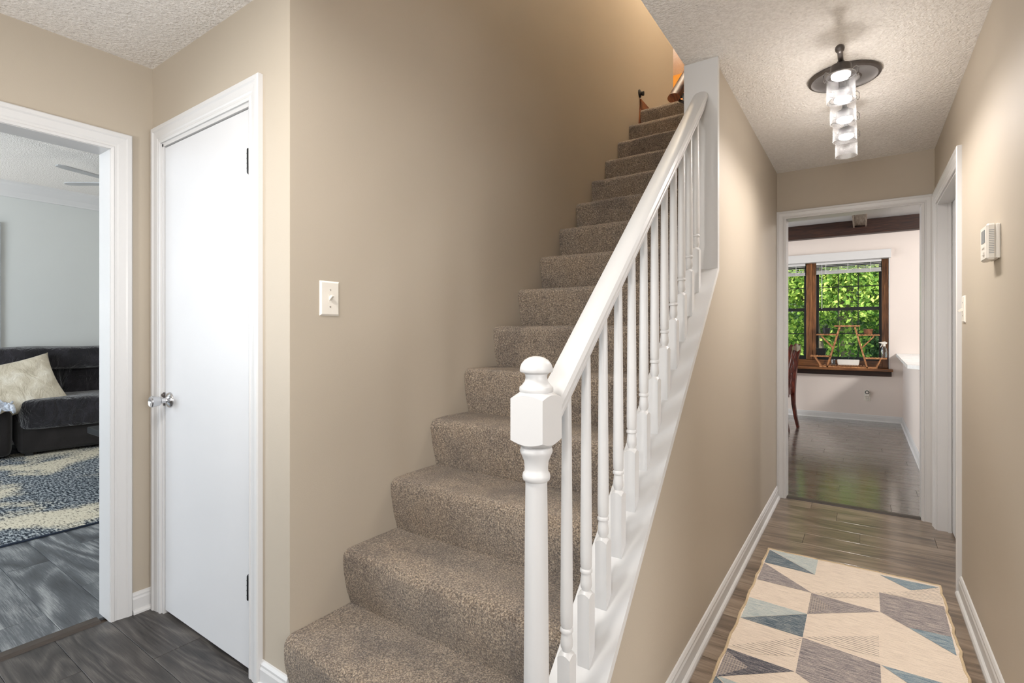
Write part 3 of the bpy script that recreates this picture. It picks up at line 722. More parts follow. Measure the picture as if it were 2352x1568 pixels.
# ------------------------------------------------------------------ hallway rug
rg = empty('runner_rug', (-.07, 2.1, 0), 'cream, blue and grey geometric patterned runner rug on hallway floor', 'rug')
bm = nbm(); RX0, RX1, RY0, RY1 = -.446, .308, .95, 3.235; pts = []
def edge(t, a): return .0028*math.sin(t*23+a)+.0018*math.sin(t*51+a*2)
N_ = 24
for i in range(N_): t = i/N_; pts.append((RX0+(RX1-RX0)*t, RY1+edge(t*1.3, 1)))
for i in range(N_*2): t = i/(N_*2); pts.append((RX1+edge(t*3, 2), RY1+(RY0-RY1)*t))
for i in range(N_): t = i/N_; pts.append((RX1+(RX0-RX1)*t, RY0+edge(t, 3)))
for i in range(N_*2): t = i/(N_*2); pts.append((RX0+edge(t*3, 4), RY0+(RY1-RY0)*t))
def pile(o_): return
top = [bm.verts.new((x, y, .0065)) for x, y in pts]; bot = [bm.verts.new((x, y, .0008)) for x, y in pts]
bm.faces.new(top); bm.faces.new(bot[::-1])
for i in range(len(pts)): bm.faces.new((bot[i], bot[(i+1) % len(pts)], top[(i+1) % len(pts)], top[i]))
base_pts = list(pts)
def patch(mi, *ps):
    f = bm.faces.new([bm.verts.new((*p, .0075 if mi in (3, 7) else .0071)) for p in ps]); f.material_index = mi
    if f.normal.z < 0: pass
mats = ['r_cream', 'r_lblue', 'r_dblue', 'r_blue', 'r_grey', 'r_dark', 'r_lines', 'r_check']
A0, A1, A2, A3 = -.438, -.203, .062, .300
for dy in (0, -1.292):
    def q(mi, *ps):
        ps = [(p[0], p[1]+dy) for p in ps]
        if min(p[1] for p in ps) > RY0+.01: patch(mi, *ps)
    q(1, (A0+.002, 3.226), (A1, 3.226), (A1, 3.022)); q(2, (A0, 3.222), (A1, 3.020), (A0, 3.030))
    q(4, (A0, 3.022), (A1, 2.802), (A0, 2.800))
    q(1, (A0, 2.592), (A1, 2.580), (A0, 2.386)); q(2, (A0, 2.384), (A1, 2.578), (A1, 2.373))
    q(6, (A0, 2.147), (A1, 2.370), (A1-.012, 2.215), (-.351, 2.143))
    q(5, (A0, 2.125), (A1-.004, 2.117), (A0, 1.924)); q(7, (A0, 2.105), (A0+.09, 2.045), (A0, 1.926))
    q(6, (A1+.004, 2.805), (A2, 2.992), (A2, 2.93), (A1+.08, 2.80))
    q(4, (A1, 2.800), (A2, 2.782), (A1, 2.582)); q(7, (A1, 2.79), (A1+.09, 2.70), (A1, 2.584))
    q(6, (A1, 2.376), (A2-.010, 2.560), (A2-.012, 2.392), (A1+.09, 2.372))
    q(4, (A1, 2.370), (A2-.01, 2.343), (A2-.01, 1.93), (A1, 2.113))
    q(3, (A1+.10, 1.99+.04), (A2-.01, 2.03), (A2-.01, 1.931))
    q(3, (A2+.008, 3.204), (A3, 3.208), (A2+.126, 3.096))
    q(6, (A2+.13, 3.094), (A3, 3.20), (A3, 3.004), (A2+.01, 2.996))
    q(4, (A2, 2.990), (A3, 3.000), (A3-.004, 2.72), (A2+.09, 2.704), (A2, 2.784))
    q(3, (A2+.092, 2.702), (A3-.004, 2.718), (A3-.006, 2.572))
    q(3, (A2-.008, 2.340), (A3, 2.345), (A2+.11, 2.235))
bm.normal_update()
mesh_obj('woven_face', bm, mats, rg)
bm = nbm(); tube(bm, [Vector((x, y, .0052)) for x, y in base_pts]+[Vector((*base_pts[0], .0052)), ], .0052, 8)
mesh_obj('edge_binding', bm, 'binding', rg, True)

# ------------------------------------------------------------------ living room things
lr = empty('area_rug', (-5.6, 1.2, 0), 'distressed blue, grey and cream area rug under the dark sofa', 'rug')
mesh_obj('woven_face', bx(-7.1, -4.105, -.7, 3.3, .0005, .010, .002), 'livrug', lr)
bm = nbm(); tube(bm, [Vector(p) for p in ((-4.10, -.7, .006), (-4.10, 3.3, .006), (-7.1, 3.3, .006), (-7.1, -.7, .006), (-4.10, -.7, .006))], .007, 8)
mesh_obj('edge_binding', bm, 'darkbinding', lr, True)
RS = math.radians(-8)   # sofa turned slightly
sf = empty('sofa', (-6.80, 1.35, .011), 'charcoal velour reclining sofa with padded back against pale grey wall', 'sofa', rz=RS)
def sofa_part(name, mat, *subs, wr=.02, e=.3, fr=4):
    bm = nbm()
    for i, (c, d) in enumerate(subs): sup(bm, c, d, e, 36, 20, wr, seed=hash((name, i)) % 17+c[1]*3, fr=fr)
    return mesh_obj(name, bm, mat, sf, True, local=True, angle=80)
# local frame: +x front (towards the room), y along the sofa; front base at x=0
bm = nbm(); box(bm, -.86, -.02, .02, 2.75, .03, .36, .03)
mesh_obj('base', bm, 'sofabase', sf, local=True)
for k, (y0, y1) in enumerate(((.03, 1.36), (1.37, 2.72))):
    sofa_part('seat_cushion', 'sofa', ((-.36, (y0+y1)/2, .415), (.41, (y1-y0)/2, .155)), wr=.03, e=.22)
for k, y0 in enumerate((-.27, .41, 1.09, 1.77)):
    sofa_part('back_cushion', 'sofa', ((-.70, y0+.34, .68), (.19, .35, .19)), wr=.05, e=.42, fr=5)
for k, (y0, y1) in enumerate(((-.25, 1.38), (1.39, 3.0))):
    sofa_part('headrest_roll', 'sofa', ((-.64, (y0+y1)/2, .950), (.24, (y1-y0)/2, .122)), wr=.035)
for y in (-.19, 2.90):
    sofa_part('arm', 'sofabase', ((-.42, y, .265), (.44, .17, .25)), wr=.012, e=.25)
for x in (-.80, -.1):
    for y in (.1, 2.6): mesh_obj('foot', bx(x-.03, x+.03, y-.03, y+.03, 0, .05), 'black', sf, local=True)
# pillow
bm = nbm(); c0 = at_x(45, 888, -7.22)
n = 26
def pil(bm, W, H, T):
    g = {}
    for side in (1, -1):
        for i in range(n+1):
            for j in range(n+1):
                u, v = -1+2*i/n, -1+2*j/n
                pin = 1-.10*(1-u*u)*abs(v)**2; pin2 = 1-.10*(1-v*v)*abs(u)**2
                th_ = max(0, (1-u**4)*(1-v**4))**.5
                k = noise.noise(Vector((u*2.2, v*2.2, side)))*.018*th_
                if side == -1 and (i in (0, n) or j in (0, n)): g[(side, i, j)] = g[(1, i, j)]; continue
                g[(side, i, j)] = bm.verts.new((u*W*pin2, side*(T*th_)+k, v*H*pin))
        for i in range(n):
            for j in range(n):
                f = [g[(side, i, j)], g[(side, i+1, j)], g[(side, i+1, j+1)], g[(side, i, j+1)]]
                if len(set(f)) == 4: bm.faces.new(f if side == 1 else f[::-1])
pil(bm, .36, .29, .11)
pl = mesh_obj('pillow', bm, 'pillow', None, True, angle=80)
pl.location = at_x(36, 890, -6.98); pl.rotation_euler = (math.radians(24), math.radians(13), math.radians(-84))
props(pl, 'cream linen throw pillow leaning on the charcoal sofa back', 'pillow')
# crumpled throw
bm = nbm(); nn = 30; G = {}
for i in range(nn+1):
    for j in range(nn+1):
        u, v = i/nn, j/nn; q_ = Vector((u*5, v*5, 2.2))
        z = .555+.05*noise.noise(q_)+.03*noise.noise(q_*2.7)+.01
        if v < .3: z += .0
        if u > .75: z -= (u-.75)*.35
        G[i, j] = bm.verts.new((-7.05+u*.36+.03*noise.noise(q_*1.3), 1.02+v*.31+.03*noise.noise(q_*1.7+Vector((3, 0, 0))), z))
for i in range(nn):
    for j in range(nn): bm.faces.new((G[i, j], G[i+1, j], G[i+1, j+1], G[i, j+1]))
tw = mesh_obj('throw_blanket', bm, 'throw', None, True, angle=90)
sm = tw.modifiers.new('solid', 'SOLIDIFY'); sm.thickness = .012
props(tw, 'crumpled blue and white throw blanket on sofa seat below cream pillow', 'blanket')
# coffee table
ct = empty('coffee_table', (-4.95, 2.05, .011), 'dark low coffee table on the distressed area rug, its corner showing', 'table')
mesh_obj('top', bx(-5.36, -4.72, 1.50, 2.75, .395, .45, .006), 'black', ct)
mesh_obj('shelf', bx(-5.16, -4.9, 1.90, 2.45, .14, .17, .004), 'black', ct)
for x in (-5.14, -4.94):
    for y in (1.92, 2.42): mesh_obj('leg', bx(x-.03, x+.03, y-.03, y+.03, .011, .40, .004), 'black', ct)
# picture
pc = empty('picture_frame', (LX, .0, 1.7), 'thin framed picture at the far left of the pale grey wall', 'picture')
pr = at_x(2, 655, LX+.02); pz1 = at_x(2, 510, LX+.02).z; pz0 = at_x(2, 798, LX+.02).z
bm = nbm(); ya, yb = pr.y-1.2, pr.y
for (a_, b_, c_, d_) in ((ya, ya+.03, pz0, pz1), (yb-.03, yb, pz0, pz1), (ya+.03, yb-.03, pz0, pz0+.03), (ya+.03, yb-.03, pz1-.03, pz1)): box(bm, LX, LX+.03, a_, b_, c_, d_)
mesh_obj('frame', bm, 'greypot', pc)
mesh_obj('print', bx(LX, LX+.015, ya+.03, yb-.03, pz0+.03, pz1-.03), 'paper', pc)
# ceiling fan
FZ = 2.68
t1, t2 = at_z(130, 379, FZ), at_z(150, 422, FZ); ch_ = t2-t1; FR = ch_.length/2/math.sin(PI/5)
fh = (t1+t2)/2+Vector((-ch_.y, ch_.x, 0)).normalized()*(-1)*FR*math.cos(PI/5)
if fh.y < t1.y: fh = (t1+t2)/2+Vector((-ch_.y, ch_.x, 0)).normalized()*FR*math.cos(PI/5)
fan = empty('ceiling_fan', (fh.x, fh.y, LC), 'white ceiling fan in the living room, only two thin blades showing', 'ceiling fan')
bm = nbm(); lathe(bm, [(.07, LC), (.065, LC-.04), (.015, LC-.05), (.015, FZ+.10), (.09, FZ+.09), (.12, FZ+.05), (.12, FZ-.03), (.08, FZ-.07), (.02, FZ-.08)], (fh.x, fh.y, 0), 28)
mesh_obj('motor', bm, 'white', fan, True)
a1 = math.atan2(t1.y-fh.y, t1.x-fh.x)
FAN = [a1+i*2*PI/5 for i in range(5)]
for ang in FAN:
    bm = nbm(); ox = []
    for (r_, w_) in ((.20, .030), (.35, .036), (.86, .042), (.95, .036), (1.0, .018)): ox.append((r_*FR, w_))
    pts_ = [(r_, -w_) for r_, w_ in ox]+[(r_, w_) for r_, w_ in ox[::-1]]
    prism(bm, pts_, 2, -.005, .005)
    bmesh.ops.rotate(bm, verts=bm.verts, cent=(0, 0, 0), matrix=Matrix.Rotation(math.radians(3), 3, 'X'))
    bmesh.ops.rotate(bm, verts=bm.verts, cent=(0, 0, 0), matrix=Matrix.Rotation(ang, 3, 'Z'))
    bmesh.ops.translate(bm, verts=bm.verts, vec=fh)
    mesh_obj('blade', bm, 'shaded_blade', fan)

# ------------------------------------------------------------------ kitchen window
mesh_obj2 = mesh_obj
WB = YK+.15                                     # plane of the sashes
bm = nbm()                                       # white returns and head box
box(bm, WX1-.012, WX1+.0, YK-.006, YK+.24, WZ0, WZ1); box(bm, WX0, WX0+.012, YK-.006, YK+.24, WZ0, WZ1)
box(bm, WX0-.01, WX1+.012, YK-.05, YK+.10, 2.262, WZ1+.004, .002)
struct('trim_9', bm, 'white')
bm = nbm(); box(bm, WX0-.03, .330, YK-.135, YK+.24, .705, .738, .004)
struct('trim_10', bm, 'window_wood_h')
bm = nbm(); box(bm, WX0-.02, .318, YK-.022, YK-.0, .632, .705, .003)
struct('trim_11', bm, 'beam')
def sash(parent, x0, x1, z0, z1, y, cols=3, rows=2):
    bm = nbm(); f = .034
    box(bm, x0, x0+f, y, y+.035, z0, z1); box(bm, x1-f, x1, y, y+.035, z0, z1)
    box(bm, x0+f, x1-f, y, y+.035, z0, z0+f+.01); box(bm, x0+f, x1-f, y, y+.035, z1-f-.01, z1)
    s_ = mesh_obj('sash', bm, 'black', parent)
    ix0, ix1, iz0, iz1 = x0+f, x1-f, z0+f+.01, z1-f-.01
    for i in range(1, cols):
        xx = ix0+(ix1-ix0)*i/cols; mesh_obj('muntin', bx(xx-.006, xx+.006, y+.008, y+.024, iz0, iz1), 'black', s_)
    for i in range(1, rows):
        zz = iz0+(iz1-iz0)*i/rows; mesh_obj('muntin', bx(ix0, ix1, y+.009, y+.023, zz-.006, zz+.006), 'black', s_)
    for i in range(cols):
        for j in range(rows):
            a_ = ix0+(ix1-ix0)*i/cols; b_ = ix0+(ix1-ix0)*(i+1)/cols; c_ = iz0+(iz1-iz0)*j/rows; d_ = iz0+(iz1-iz0)*(j+1)/rows
            mesh_obj('pane', bx(a_+.002, b_-.002, y+.0145, y+.0175, c_+.002, d_-.002), 'pane', s_)
def window(name, x0, x1, lab):
    t = empty(name, ((x0+x1)/2, WB, .80), kind='structure')
    bm = nbm(); box(bm, x0-.03, x0, WB-.02, WB+.08, .80, 2.30); box(bm, x1, x1+.03, WB-.02, WB+.08, .80, 2.30); box(bm, x0, x1, WB-.02, WB+.08, 2.24, 2.30); box(bm, x0, x1, WB-.02, WB+.08, .80, .84)
    mesh_obj('frame', bm, 'black', t)
    sash(t, x0, x1, .84, 1.60, WB); sash(t, x0, x1, 1.56, 2.25, WB+.037)
    return t
window('window_1', -.580, .215, ''); window('window_2', -1.50, -.705, '')
bm = nbm(); box(bm, -.705, -.578, YK+.085, WB+.02, .84, 2.265, .004); box(bm, -.66, -.625, YK+.072, YK+.086, .84, 2.265, .003)
struct('trim_12', bm, 'window_wood_v')
bm = nbm(); box(bm, .212, .289, YK+.085, WB+.02, .745, 2.265, .004); struct('trim_13', bm, 'window_wood_v')
bm = nbm(); box(bm, -1.768, -1.50, YK+.085, WB+.02, .745, 2.265, .004); struct('trim_14', bm, 'window_wood_v')
bm = nbm(); box(bm, -1.768, .289, YK+.100, WB+.07, .738, .838, .004); struct('trim_15', bm, 'window_wood_h')
def blind(x0, x1, zlow, label, nsl, gap):
    t = empty('window_blind', ((x0+x1)/2, YK+.06, 2.25), label, 'blind', 'raised blinds at the kitchen windows')
    mesh_obj('head_rail', bx(x0, x1, YK+.035, YK+.075, 2.225, 2.262, .002), 'white', t)
    z = 2.205
    for k in range(nsl):
        bm = nbm(); prism(bm, [(YK+.034, z), (YK+.056, z+.008), (YK+.078, z+.006), (YK+.078, z+.0085), (YK+.056, z+.0105), (YK+.034, z+.0025)], 0, x0+.004, x1-.004)
        mesh_obj('slat', bm, 'white', t); z -= gap
    bm = nbm()
    for k in range(7): box(bm, x0+.004, x1-.004, YK+.034, YK+.078, z+.012-k*.006, z+.0155-k*.006)
    so = mesh_obj('slat_stack', bm, 'white', t); so['kind'] = 'stuff'
    mesh_obj('bottom_rail', bx(x0, x1, YK+.034, YK+.078, zlow, z-.026, .002), 'white', t)
    for xx in (x0+.12, (x0+x1)/2, x1-.12):
        mesh_obj('cord', bx(xx-.003, xx+.003, YK+.0325, YK+.034, zlow, 2.23), 'white', t)
    return t
b1 = blind(-.572, .206, 2.088, 'white slatted blind raised at the top of the right kitchen window', 4, .021)
bm = nbm(); tube(bm, [(-.50, YK+.03, 2.23), (-.50, YK+.03, 1.58)], .004, 6); mesh_obj('tilt_wand', bm, 'white', b1)
blind(-1.49, -.712, 2.082, 'white slatted blind raised at the top of the left kitchen window', 3, .030)
for n_, xx in enumerate((.205, -.708)):
    pass
# beams
props(mesh_obj('ceiling_beam', bx(-3.19, 2.59, YK-.13, YK-.002, 2.604, KC-.001, .003), 'beam', None), 'dark brown wooden ceiling beam along the kitchen window wall', 'beam')
cbm = empty('ceiling_beam', (-.04, 6.5, KC), 'boxed ceiling beam running from the doorway to meet the window wall beam', 'beam')
mesh_obj('underside_board', bx(-.098, .020, YE+.13, YK-.132, 2.72, 2.75), 'beam_lit', cbm)
for a_, b_ in ((-.118, -.0985), (.0205, .040)): mesh_obj('side_board', bx(a_, b_, YE+.13, YK-.132, 2.695, KC-.001, .002), 'beam_lit', cbm)
# counter top
bm = nbm(); prism(bm, [(.366, YK-.002), (.325, 5.78), (.41, 5.64), (.70, 5.64), (.70, YK-.002)], 2, .917, .950)
props(mesh_obj('countertop', bm, 'counter', None), 'white stone countertop with clipped corner on the low kitchen wall', 'countertop')
# outlet with timer
oc = empty('wall_outlet', (.043, YK, .36), 'white wall outlet with round plug-in timer, below the kitchen window', 'outlet')
mesh_obj('plate', bx(.004, .082, YK-.006, YK, .280, .405, .002), 'plastic', oc)
mesh_obj('receptacle', bx(.026, .060, YK-.0085, YK-.006, .292, .336, .004), 'plastic', oc)
for dx in (-.007, .007): mesh_obj('slot', bx(.043+dx-.0015, .043+dx+.0015, YK-.0092, YK-.0084, .312, .324), 'black', oc)
mesh_obj('slot', bx(.0405, .0455, YK-.0092, YK-.0084, .299, .304), 'black', oc)
tm = mesh_obj('timer_body', bx(.016, .070, YK-.035, YK-.006, .345, .436, .006), 'plastic', oc)
bm = nbm(); lathe(bm, [(.025, 0), (.025, -.006), (.016, -.006), (.016, -.002)], (.043, YK-.035, .405), 24, 'Y'); mesh_obj('timer_ring', bm, 'black', tm, True)
bm = nbm(); lathe(bm, [(.0155, 0), (.0155, -.009), (.002, -.010)], (.043, YK-.035, .405), 20, 'Y'); mesh_obj('timer_dial', bm, 'plastic', tm, True)

# ------------------------------------------------------------------ plant stand and pots on the sill
YF, YB = 8.585, 8.735
sp = empty('plant_stand', (-.13, 8.66, .738), 'tiered bamboo plant stand with two sloping legs on the window sill', 'plant stand')
def XZ(u, v, y=8.66): p_ = at_y(1790+u/4.9, 560+v/4.9, y); return p_.x, p_.z
def fr(name, p0, p1, wd=.020, th=.010, both=True):
    for y in (YF, YB) if both else (YF,):
        bm = nbm(); bar(bm, Vector((p0[0], y, p0[1])), Vector((p1[0], y, p1[1])), th, wd, up=Vector((0, 0, 1))); mesh_obj(name, bm, 'bamboo', sp)
sh_z = .742
fr('foot_rail', (XZ(455, 1345)[0], .750), (XZ(1105, 1395)[0], .750))
Lt, Rt = XZ(680, 935), XZ(850, 935); Lb, Rb = XZ(540, 1370), XZ(990, 1385)
fr('leg', (Lb[0], .742), Lt); fr('leg', (Rb[0], .742), Rt)
shelves = {}
for nm, (u0, u1, v) in dict(top=(620, 910, 925), ml=(420, 650, 1022), mr=(880, 1130, 1026), ll=(350, 580, 1258), lr=(960, 1210, 1285), bt=(500, 1000, 1368)).items():
    xa, z = XZ(u0, v); xb, _ = XZ(u1, v); z = z if nm != 'bt' else .760
    shelves[nm] = (xa, xb, z)
    if nm != 'bt': fr('shelf_rail', (xa, z), (xb, z), .016, .010)
    nsl = max(4, int((xb-xa)/.032))
    for k in range(nsl):
        xx = xa+(xb-xa)*(k+.5)/nsl
        mesh_obj('slat', bx(xx-.011, xx+.011, YF-.008, YB+.008, z+.008, z+.014), 'bamboo', sp)
fr('brace', XZ(475, 1035), XZ(600, 1165), .014, .008); fr('brace', XZ(1065, 1040), XZ(935, 1165), .014, .008)
fr('brace', XZ(400, 1262), (XZ(470, 1345)[0], .756), .014, .008); fr('brace', XZ(1145, 1290), (XZ(1095, 1375)[0], .756), .014, .008)
def pot(name, cx, cy, z, r0, r1, h, mat, label, cat='pot', sq=False, n=20):
    t = empty(name, (cx, cy, z), label, cat); bm = nbm()
    if sq:
        k = 4; lathe(bm, [(r0*1.35, z), (r1*1.35, z+h-.012), (r1*1.48, z+h-.012), (r1*1.48, z+h), (r1*1.28, z+h), (r1*1.25, z+h-.015)], (cx, cy, 0), 4, 'Z', True)
        bmesh.ops.rotate(bm, verts=bm.verts, cent=(cx, cy, 0), matrix=Matrix.Rotation(PI/4, 3, 'Z'))
    else: lathe(bm, [(r0, z), (r1, z+h-.014), (r1*1.06, z+h-.014), (r1*1.06, z+h), (r1*.94, z+h), (r1*.92, z+h-.012)], (cx, cy, 0), n)
    mesh_obj('pot', bm, mat, t, True)
    mesh_obj('soil', (lambda b_: (lathe(b_, [(r1*.9, z+h-.016), (r1*.9, z+h-.011)], (cx, cy, 0), n), b_)[1])(nbm()), 'soil', t)
    return t
def leaves(parent, c, n, ln, wd, spread, mat, name='leaf', tall=1.0, seed=1, bend=.4):
    rnd = random.Random(seed)
    for i in range(n):
        a_ = rnd.uniform(0, 2*PI); tilt = rnd.uniform(.1, spread); L = ln*rnd.uniform(.7, 1.1)
        d_ = Vector((math.cos(a_)*math.sin(tilt), math.sin(a_)*math.sin(tilt), math.cos(tilt)*tall)); s_ = Vector((-math.sin(a_), math.cos(a_), 0))
        bm = nbm(); prev = None
        for k in range(5):
            t = k/4; p_ = Vector(c)+d_*L*t+Vector((math.cos(a_), math.sin(a_), -.6))*L*bend*t*t*math.sin(tilt); w_ = wd*math.sin(PI*min(.98, .12+t*.88))
            cur = (bm.verts.new(p_-s_*w_), bm.verts.new(p_+s_*w_))
            if prev: bm.faces.new((prev[0], prev[1], cur[1], cur[0]))
            prev = cur
        mesh_obj(name, bm, mat, parent)
xa, xb, z = shelves['ml']; cx = XZ(528, 960)[0]
t = pot('potted_succulent', cx, 8.66, z+.015, .040, .052, .085, 'blackpot', 'trailing succulent in a black pot on upper left shelf of the plant stand', 'potted plant')
leaves(t, (cx, 8.66, z+.095), 14, .08, .012, 1.3, 'succulent', seed=3)
leaves(t, (cx-.03, 8.625, z+.085), 5, .09, .010, 2.2, 'succulent', seed=9, bend=1.0)
xa, xb, z = shelves['mr']; cx = XZ(1000, 980)[0]
pot('brown_pot', cx, 8.66, z+.015, .046, .054, .072, 'brownpot', 'small brown wood-look pot on upper right shelf of the plant stand')
xa, xb, z = shelves['ll']; cx = XZ(474, 1200)[0]
pot('black_pot', cx, 8.66, z+.015, .048, .066, .098, 'blackpot', 'plain black tapered pot on lower left shelf of the plant stand', sq=True)
# long white planter
cx0, cx1 = XZ(650, 1300)[0], XZ(905, 1300)[0]
pp = empty('white_planter', ((cx0+cx1)/2, 8.66, .774), 'long white planter dish of small succulents at the foot of the plant stand', 'planter')
bm = nbm(); box(bm, cx0, cx1, 8.600, 8.72, .775, .855, .0); 
for v_ in bm.verts:
    if v_.co.z < .8: v_.co.x += .012 if v_.co.x < (cx0+cx1)/2 else -.012
bmesh.ops.bevel(bm, geom=list(bm.edges), offset=.008, segments=2, affect='EDGES')
mesh_obj('dish', bm, 'whitepot', pp, True)
mesh_obj('soil', bx(cx0+.012, cx1-.012, 8.612, 8.708, .855, .858), 'soil', pp)
for i, xx in enumerate((cx0+.06, (cx0+cx1)/2, cx1-.06)): leaves(pp, (xx, 8.66, .857), 9, .055, .007, .9, 'succulent', seed=20+i, bend=.1)
cx = XZ(607, 1300)[0]
jr = empty('glass_jar', (cx, 8.66, .775), 'small pale blue glass jar between leg and white planter on plant stand', 'jar')
bm = nbm(); lathe(bm, [(.022, .775), (.026, .78), (.026, .845), (.022, .855), (.020, .855), (.020, .785)], (cx, 8.66, 0), 20); mesh_obj('body', bm, 'bottle', jr, True)
# spray bottle
xx = XZ(1180, 1300)[0]; zz = shelves['lr'][2]+.015; yy = 8.66
sb = empty('spray_bottle', (xx, yy, zz), 'clear spray bottle with white trigger at the right end of the sill', 'spray bottle')
bm = nbm(); lathe(bm, [(.030, zz-.0), (.033, zz+.01), (.034, zz+.09), (.026, zz+.125), (.013, zz+.150), (.013, zz+.162)], (xx, yy, 0), 24); mesh_obj('bottle', bm, 'bottle', sb, True)
bm = nbm(); lathe(bm, [(.016, zz+.155), (.016, zz+.178), (.010, zz+.182)], (xx, yy, 0), 16)
prism(bm, [(xx-.045, zz+.196), (xx-.045, zz+.212), (xx+.01, zz+.220), (xx+.035, zz+.205), (xx+.030, zz+.190), (xx+.010, zz+.180), (xx-.010, zz+.184)], 1, yy-.010, yy+.010)
mesh_obj('spray_head', bm, 'plastic', sb)
bm = nbm(); tube(bm, [(xx-.020, yy, zz+.188), (xx-.030, yy, zz+.165), (xx-.042, yy, zz+.140)], [.006, .005, .004], 8); mesh_obj('trigger', bm, 'plastic', sb, True)
bm = nbm(); tube(bm, [(xx-.045, yy, zz+.204), (xx-.060, yy, zz+.204)], .007, 8); mesh_obj('nozzle', bm, 'plastic', sb, True)

# ------------------------------------------------------------------ dining chair and table
ch = empty('dining_chair', (-.80, 7.42, 0), 'dark mahogany dining chair with pierced splat back, beside kitchen doorway', 'chair')
def stile(y0, y1):
    bm = nbm(); path = [(-.735, y0, .0), (-.765, y0, .14), (-.785, y0*.98+y1*.02, .30), (-.792, y0, .43), (-.786, y0, .55), (-.768, y0*.97+y1*.03, .74), (-.745, y0*.95+y1*.05, .90), (-.715, y0*.93+y1*.07, 1.03), (-.712, y0*.85+y1*.15, 1.075)]
    w_ = [.018, .021, .024, .028, .027, .025, .024, .024, .018]
    sweep(bm, [Vector(p_) for p_ in path], [[(-a_*.85, -a_), (a_*.85, -a_), (a_*.85, a_), (-a_*.85, a_)] for a_ in w_], up=Vector((0, 1, 0)))
    return bm
mesh_obj('rear_leg', stile(7.21, 7.62), 'mahogany', ch, True, angle=50); mesh_obj('rear_leg', stile(7.62, 7.21), 'mahogany', ch, True, angle=50)
xb = lambda z: -.792+.082*max(0, (z-.45)/.60)**1.3
bm = nbm(); cr = []
for i in range(17):
    t = i/16; y = 7.235+.36*t; k = math.sin(PI*t); zt = 1.06+.022*math.sin(PI*t)**.7+.018*math.cos(4*PI*(t-.5)); zb_ = .995+.022*abs(math.cos(PI*t))
    cr.append([bm.verts.new((-.712+dx+.012*k, y, z_)) for dx, z_ in ((-.014, zb_), (.014, zb_), (.010, zt), (-.010, zt))])
for i in range(16):
    for j in range(4): bm.faces.new((cr[i][j], cr[i][(j+1) % 4], cr[i+1][(j+1) % 4], cr[i+1][j]))
bm.faces.new(cr[0]); bm.faces.new(cr[-1][::-1]); mesh_obj('crest_rail', bm, 'mahogany', ch, True)
def rib(ps, r=.008):
    bm = nbm(); tube(bm, [Vector((xb(z_), y_, z_)) for y_, z_ in ps], r, 8); mesh_obj('splat', bm, 'mahogany', ch, True)
def arc(y0, y1, bow, z0=.50, z1=1.01, n=12): return [(y0+(y1-y0)*i/n+bow*math.sin(PI*i/n), z0+(z1-z0)*i/n) for i in range(n+1)]
rib(arc(7.375, 7.335, -.02), .010); rib(arc(7.455, 7.495, .02), .010)
rib(arc(7.395, 7.455, .035)); rib(arc(7.435, 7.375, -.035)); rib(arc(7.415, 7.415, 0), .006)
rib(arc(7.385, 7.34, .05, .72, 1.0), .007); rib(arc(7.445, 7.49, -.05, .72, 1.0), .007)
bm = nbm(); prism(bm, [(7.34, .44), (7.49, .44), (7.47, .53), (7.36, .53)], 0, -.802, -.780); mesh_obj('splat_shoe', bm, 'mahogany', ch)
bm = nbm(); prism(bm, [(-.835, 7.22), (-1.24, 7.16), (-1.26, 7.20), (-1.26, 7.64), (-1.24, 7.68), (-.835, 7.61)], 2, .385, .445); mesh_obj('seat_frame', bm, 'mahogany', ch)
bm = nbm(); sup(bm, (-1.045, 7.42, .452), (.195, .215, .03), .4, 24, 12); mesh_obj('seat_cushion', bm, 'pillow', ch, True)
for y in (7.20, 7.64): 
    bm = nbm(); tube(bm, [(-1.225, y, .40), (-1.225, y, .30), (-1.225, y, 0)], [.024, .020, .014], 12); mesh_obj('front_leg', bm, 'mahogany', ch, True)
ch.rotation_euler.z = math.radians(-9.5)
dt = empty('dining_table', (-1.55, 8.05, 0), 'dark dining table with teal glass top, left of the mahogany chair', 'table')
mesh_obj('glass_top', bx(-2.25, -.925, 7.75, 8.42, .812, .830, .004), 'bottle', dt)
mesh_obj('frame', bx(-2.20, -.96, 7.80, 8.37, .735, .811, .004), 'black', dt)
for x in (-2.12, -1.03):
    for y in (7.88, 8.29): mesh_obj('leg', bx(x-.03, x+.03, y-.03, y+.03, 0, .735, .004), 'black', dt)
tp = pot('potted_palm', -1.035, 8.02, .8305, .075, .092, .125, 'greypot', 'bushy green houseplant in a pale grey pot on the glass table', 'potted plant')
leaves(tp, (-1.035, 8.02, .94), 46, .34, .011, .75, 'houseplant', seed=5, bend=.35)

